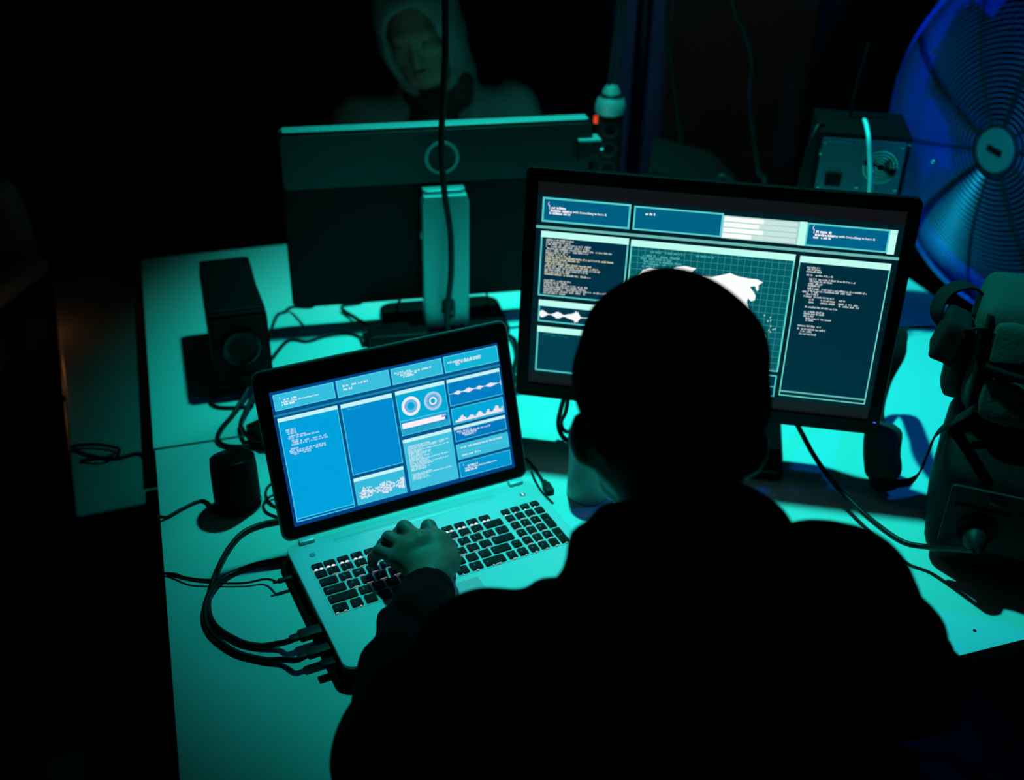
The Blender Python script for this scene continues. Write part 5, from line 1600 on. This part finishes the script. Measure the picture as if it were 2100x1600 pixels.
for wq, s in ((W1_, 1), (W2_, -1)):
    wy = Vector((0.1 * s, -1, 0)).normalized(); wx = Vector((-wy.y, wy.x, 0)) * -s
    Wp = lambda x, y, z: wq + wx * x + wy * y + Vector((0, 0, z))
    mcp = [Wp(-0.028, 0.085, 0.004), Wp(-0.009, 0.09, 0.006), Wp(0.010, 0.086, 0.004), Wp(0.028, 0.078, 0.0)]
    pip = [Wp(-0.032, 0.122, -0.003), Wp(-0.010, 0.130, -0.001), Wp(0.012, 0.124, -0.003), Wp(0.032, 0.106, -0.006)]
    dip = [Wp(-0.033, 0.143, -0.018), Wp(-0.010, 0.153, -0.018), Wp(0.013, 0.146, -0.018), Wp(0.034, 0.124, -0.019)]
    tip = [Wp(-0.033, 0.156, -0.032), Wp(-0.010, 0.167, -0.032), Wp(0.013, 0.160, -0.032), Wp(0.035, 0.137, -0.033)]
    thumb = [Wp(-0.026, 0.035, -0.006), Wp(-0.045, 0.062, -0.014), Wp(-0.052, 0.088, -0.023), Wp(-0.050, 0.108, -0.031)]
    lo, hi = bounds(None, mcp + pip + tip + thumb + [wq], 0.04)
    H = Field(lo, hi, 0.0032)
    hand_field(H, wq, mcp, pip, dip, tip, thumb)
    hands.append(H.mesh())
man = link('person', np_mesh('person', [b2, hd] + hands), 'skin', smooth=True)
tag(man, 'person in a grey hood facing the camera behind the rear monitor', 'person')
for s in (-1, 1):
    e_ = RC + rr * s * 0.032 + rf * 0.0835 + ru * 0.006
    lathe('eye', [(0.0, -0.012), (0.007, -0.0097), (0.0105, -0.006), (0.012, 0.0), (0.0105, 0.006), (0.007, 0.0097), (0.0, 0.012)], 'eye_white', man, seg=16, M=Matrix.Translation(e_))
# grey hooded jacket
lo, hi = bounds(None, [RC + Vector((0, 0, 0.05)), S1, S2, E1, E2, W1_, W2_, P2], 0.17)
F = Field(lo, hi, 0.006)
F.capsule(S1, S2, 0.062, 0.062, 0.05)
F.ell(C2, (0.20, 0.135, 0.20), None, 0.05)
F.ell(P2 + Vector((0, 0, 0.08)), (0.19, 0.15, 0.16), None, 0.05)
F.chain([(S1, 0.066), (E1, 0.052), (E1.lerp(W1_, 0.92), 0.036)], 0.02)
F.chain([(S2, 0.066), (E2, 0.052), (E2.lerp(W2_, 0.92), 0.036)], 0.02)
F.capsule(RN - Vector((0, 0, 0.02)), RC - ru * 0.06 - rf * 0.035, 0.100, 0.095, 0.03)
F.ell(RC + ru * 0.030 - rf * 0.018, (0.106, 0.124, 0.134), RR, 0.03)
F.ell(RC - ru * 0.035 + rf * 0.010, (0.100, 0.100, 0.115), RR, 0.03)
F.ell(RC + ru * 0.026 - rf * 0.012, (0.086, 0.102, 0.106), RR, 0.005, 'sub')
F.ell(RC - ru * 0.005 + rf * 0.105, (0.070, 0.105, 0.108), RR, 0.012, 'sub')
F.ell(RC - ru * 0.070 + rf * 0.090, (0.062, 0.085, 0.075), RR, 0.012, 'sub')
F.ell(C2 + Vector((-0.02, -0.15, 0.06)), (0.080, 0.050, 0.16), None, 0.01, 'sub')
F.ripple(lambda X, Yg, Z: 0.003 * np.sin(60 * X + 25 * Z + 4 * np.sin(25 * Z)) * np.sin(30 * Z + 10 * X))
link('hooded_jacket', np_mesh('hooded_jacket', [F.mesh()]), 'grey_hoodie', man, smooth=True)
# black scarf and shirt front
lo, hi = bounds(None, [C2, RN], 0.17)
F = Field(lo, hi, 0.006)
F.ell(C2 + Vector((-0.02, -0.085, 0.05)), (0.085, 0.070, 0.15), None, 0.03)
F.capsule(RN - rr * 0.045 + rf * 0.055 - ru * 0.012, RN + rr * 0.045 + rf * 0.055 - ru * 0.012, 0.050, 0.050, 0.03)
F.ripple(lambda X, Yg, Z: 0.004 * np.sin(80 * Z + 20 * X))
link('scarf', np_mesh('scarf', [F.mesh()]), 'scarf_black', man, smooth=True)
lo, hi = bounds(None, [P2, K1, K2, A1, A2], 0.2)
F = Field(lo, hi, 0.009)
F.ell(P2 + Vector((0, -0.02, 0.0)), (0.185, 0.15, 0.10), None, 0.04)
for k_, a_, s in ((K1, A1, -0.1), (K2, A2, 0.1)): F.chain([(P2 + Vector((s, -0.05, -0.02)), 0.09), (k_, 0.068), (a_, 0.055)], 0.03)
link('trousers', np_mesh('trousers', [F.mesh()]), 'trouser_black', man, smooth=True)
for a_ in (A1, A2):
    F = Field((a_.x - 0.09, a_.y - 0.24, 0.0), (a_.x + 0.09, a_.y + 0.12, 0.17), 0.007)
    F.capsule(a_ + Vector((0, 0.03, -0.055)), a_ + Vector((0, -0.16, -0.060)), 0.044, 0.040, 0.02)
    F.capsule(a_ + Vector((0, 0.01, 0.02)), a_ + Vector((0, 0, -0.05)), 0.048, 0.050, 0.02)
    F.halfspace((0, 0, 0.004), (0, 0, -1), 0.002)
    link('shoe', np_mesh('shoe', [F.mesh()]), 'black_matte', man, smooth=True)
st2 = thing('stool', 'round black stool under the grey hooded person', 'stool', (P2.x, P2.y, 0))
soft_box('seat', (0.36, 0.36, 0.06), 'black_matte', st2, Matrix.Translation((0, 0, 0.36)), r=0.028, bulge=0.004, n=10)
lathe('post', [(0.025, 0.03), (0.025, 0.333)], 'desk_metal', st2, seg=18)
lathe('base', [(0.0, 0.0), (0.20, 0.0), (0.20, 0.01), (0.04, 0.03), (0.0, 0.03)], 'desk_metal', st2, seg=36)

# cords on the dark floor at the right front
for k, (lab, pts) in enumerate((('dark cord sweeping over the floor right of the typist', [(1960, 1370), (2010, 1400), (2060, 1450), (2110, 1500)]), ('dark cord crossing the floor at the bottom right corner', [(2110, 1480), (2060, 1540), (2010, 1580), (1960, 1630)]), ('dark cord curling on the floor beside the stool', [(1850, 1540), (1930, 1545), (1985, 1570), (2030, 1610)]))):
    cable(lab, [T(x, y, 0.006 + 0.011 * (k == 2)) for (x, y) in pts], 0.006)
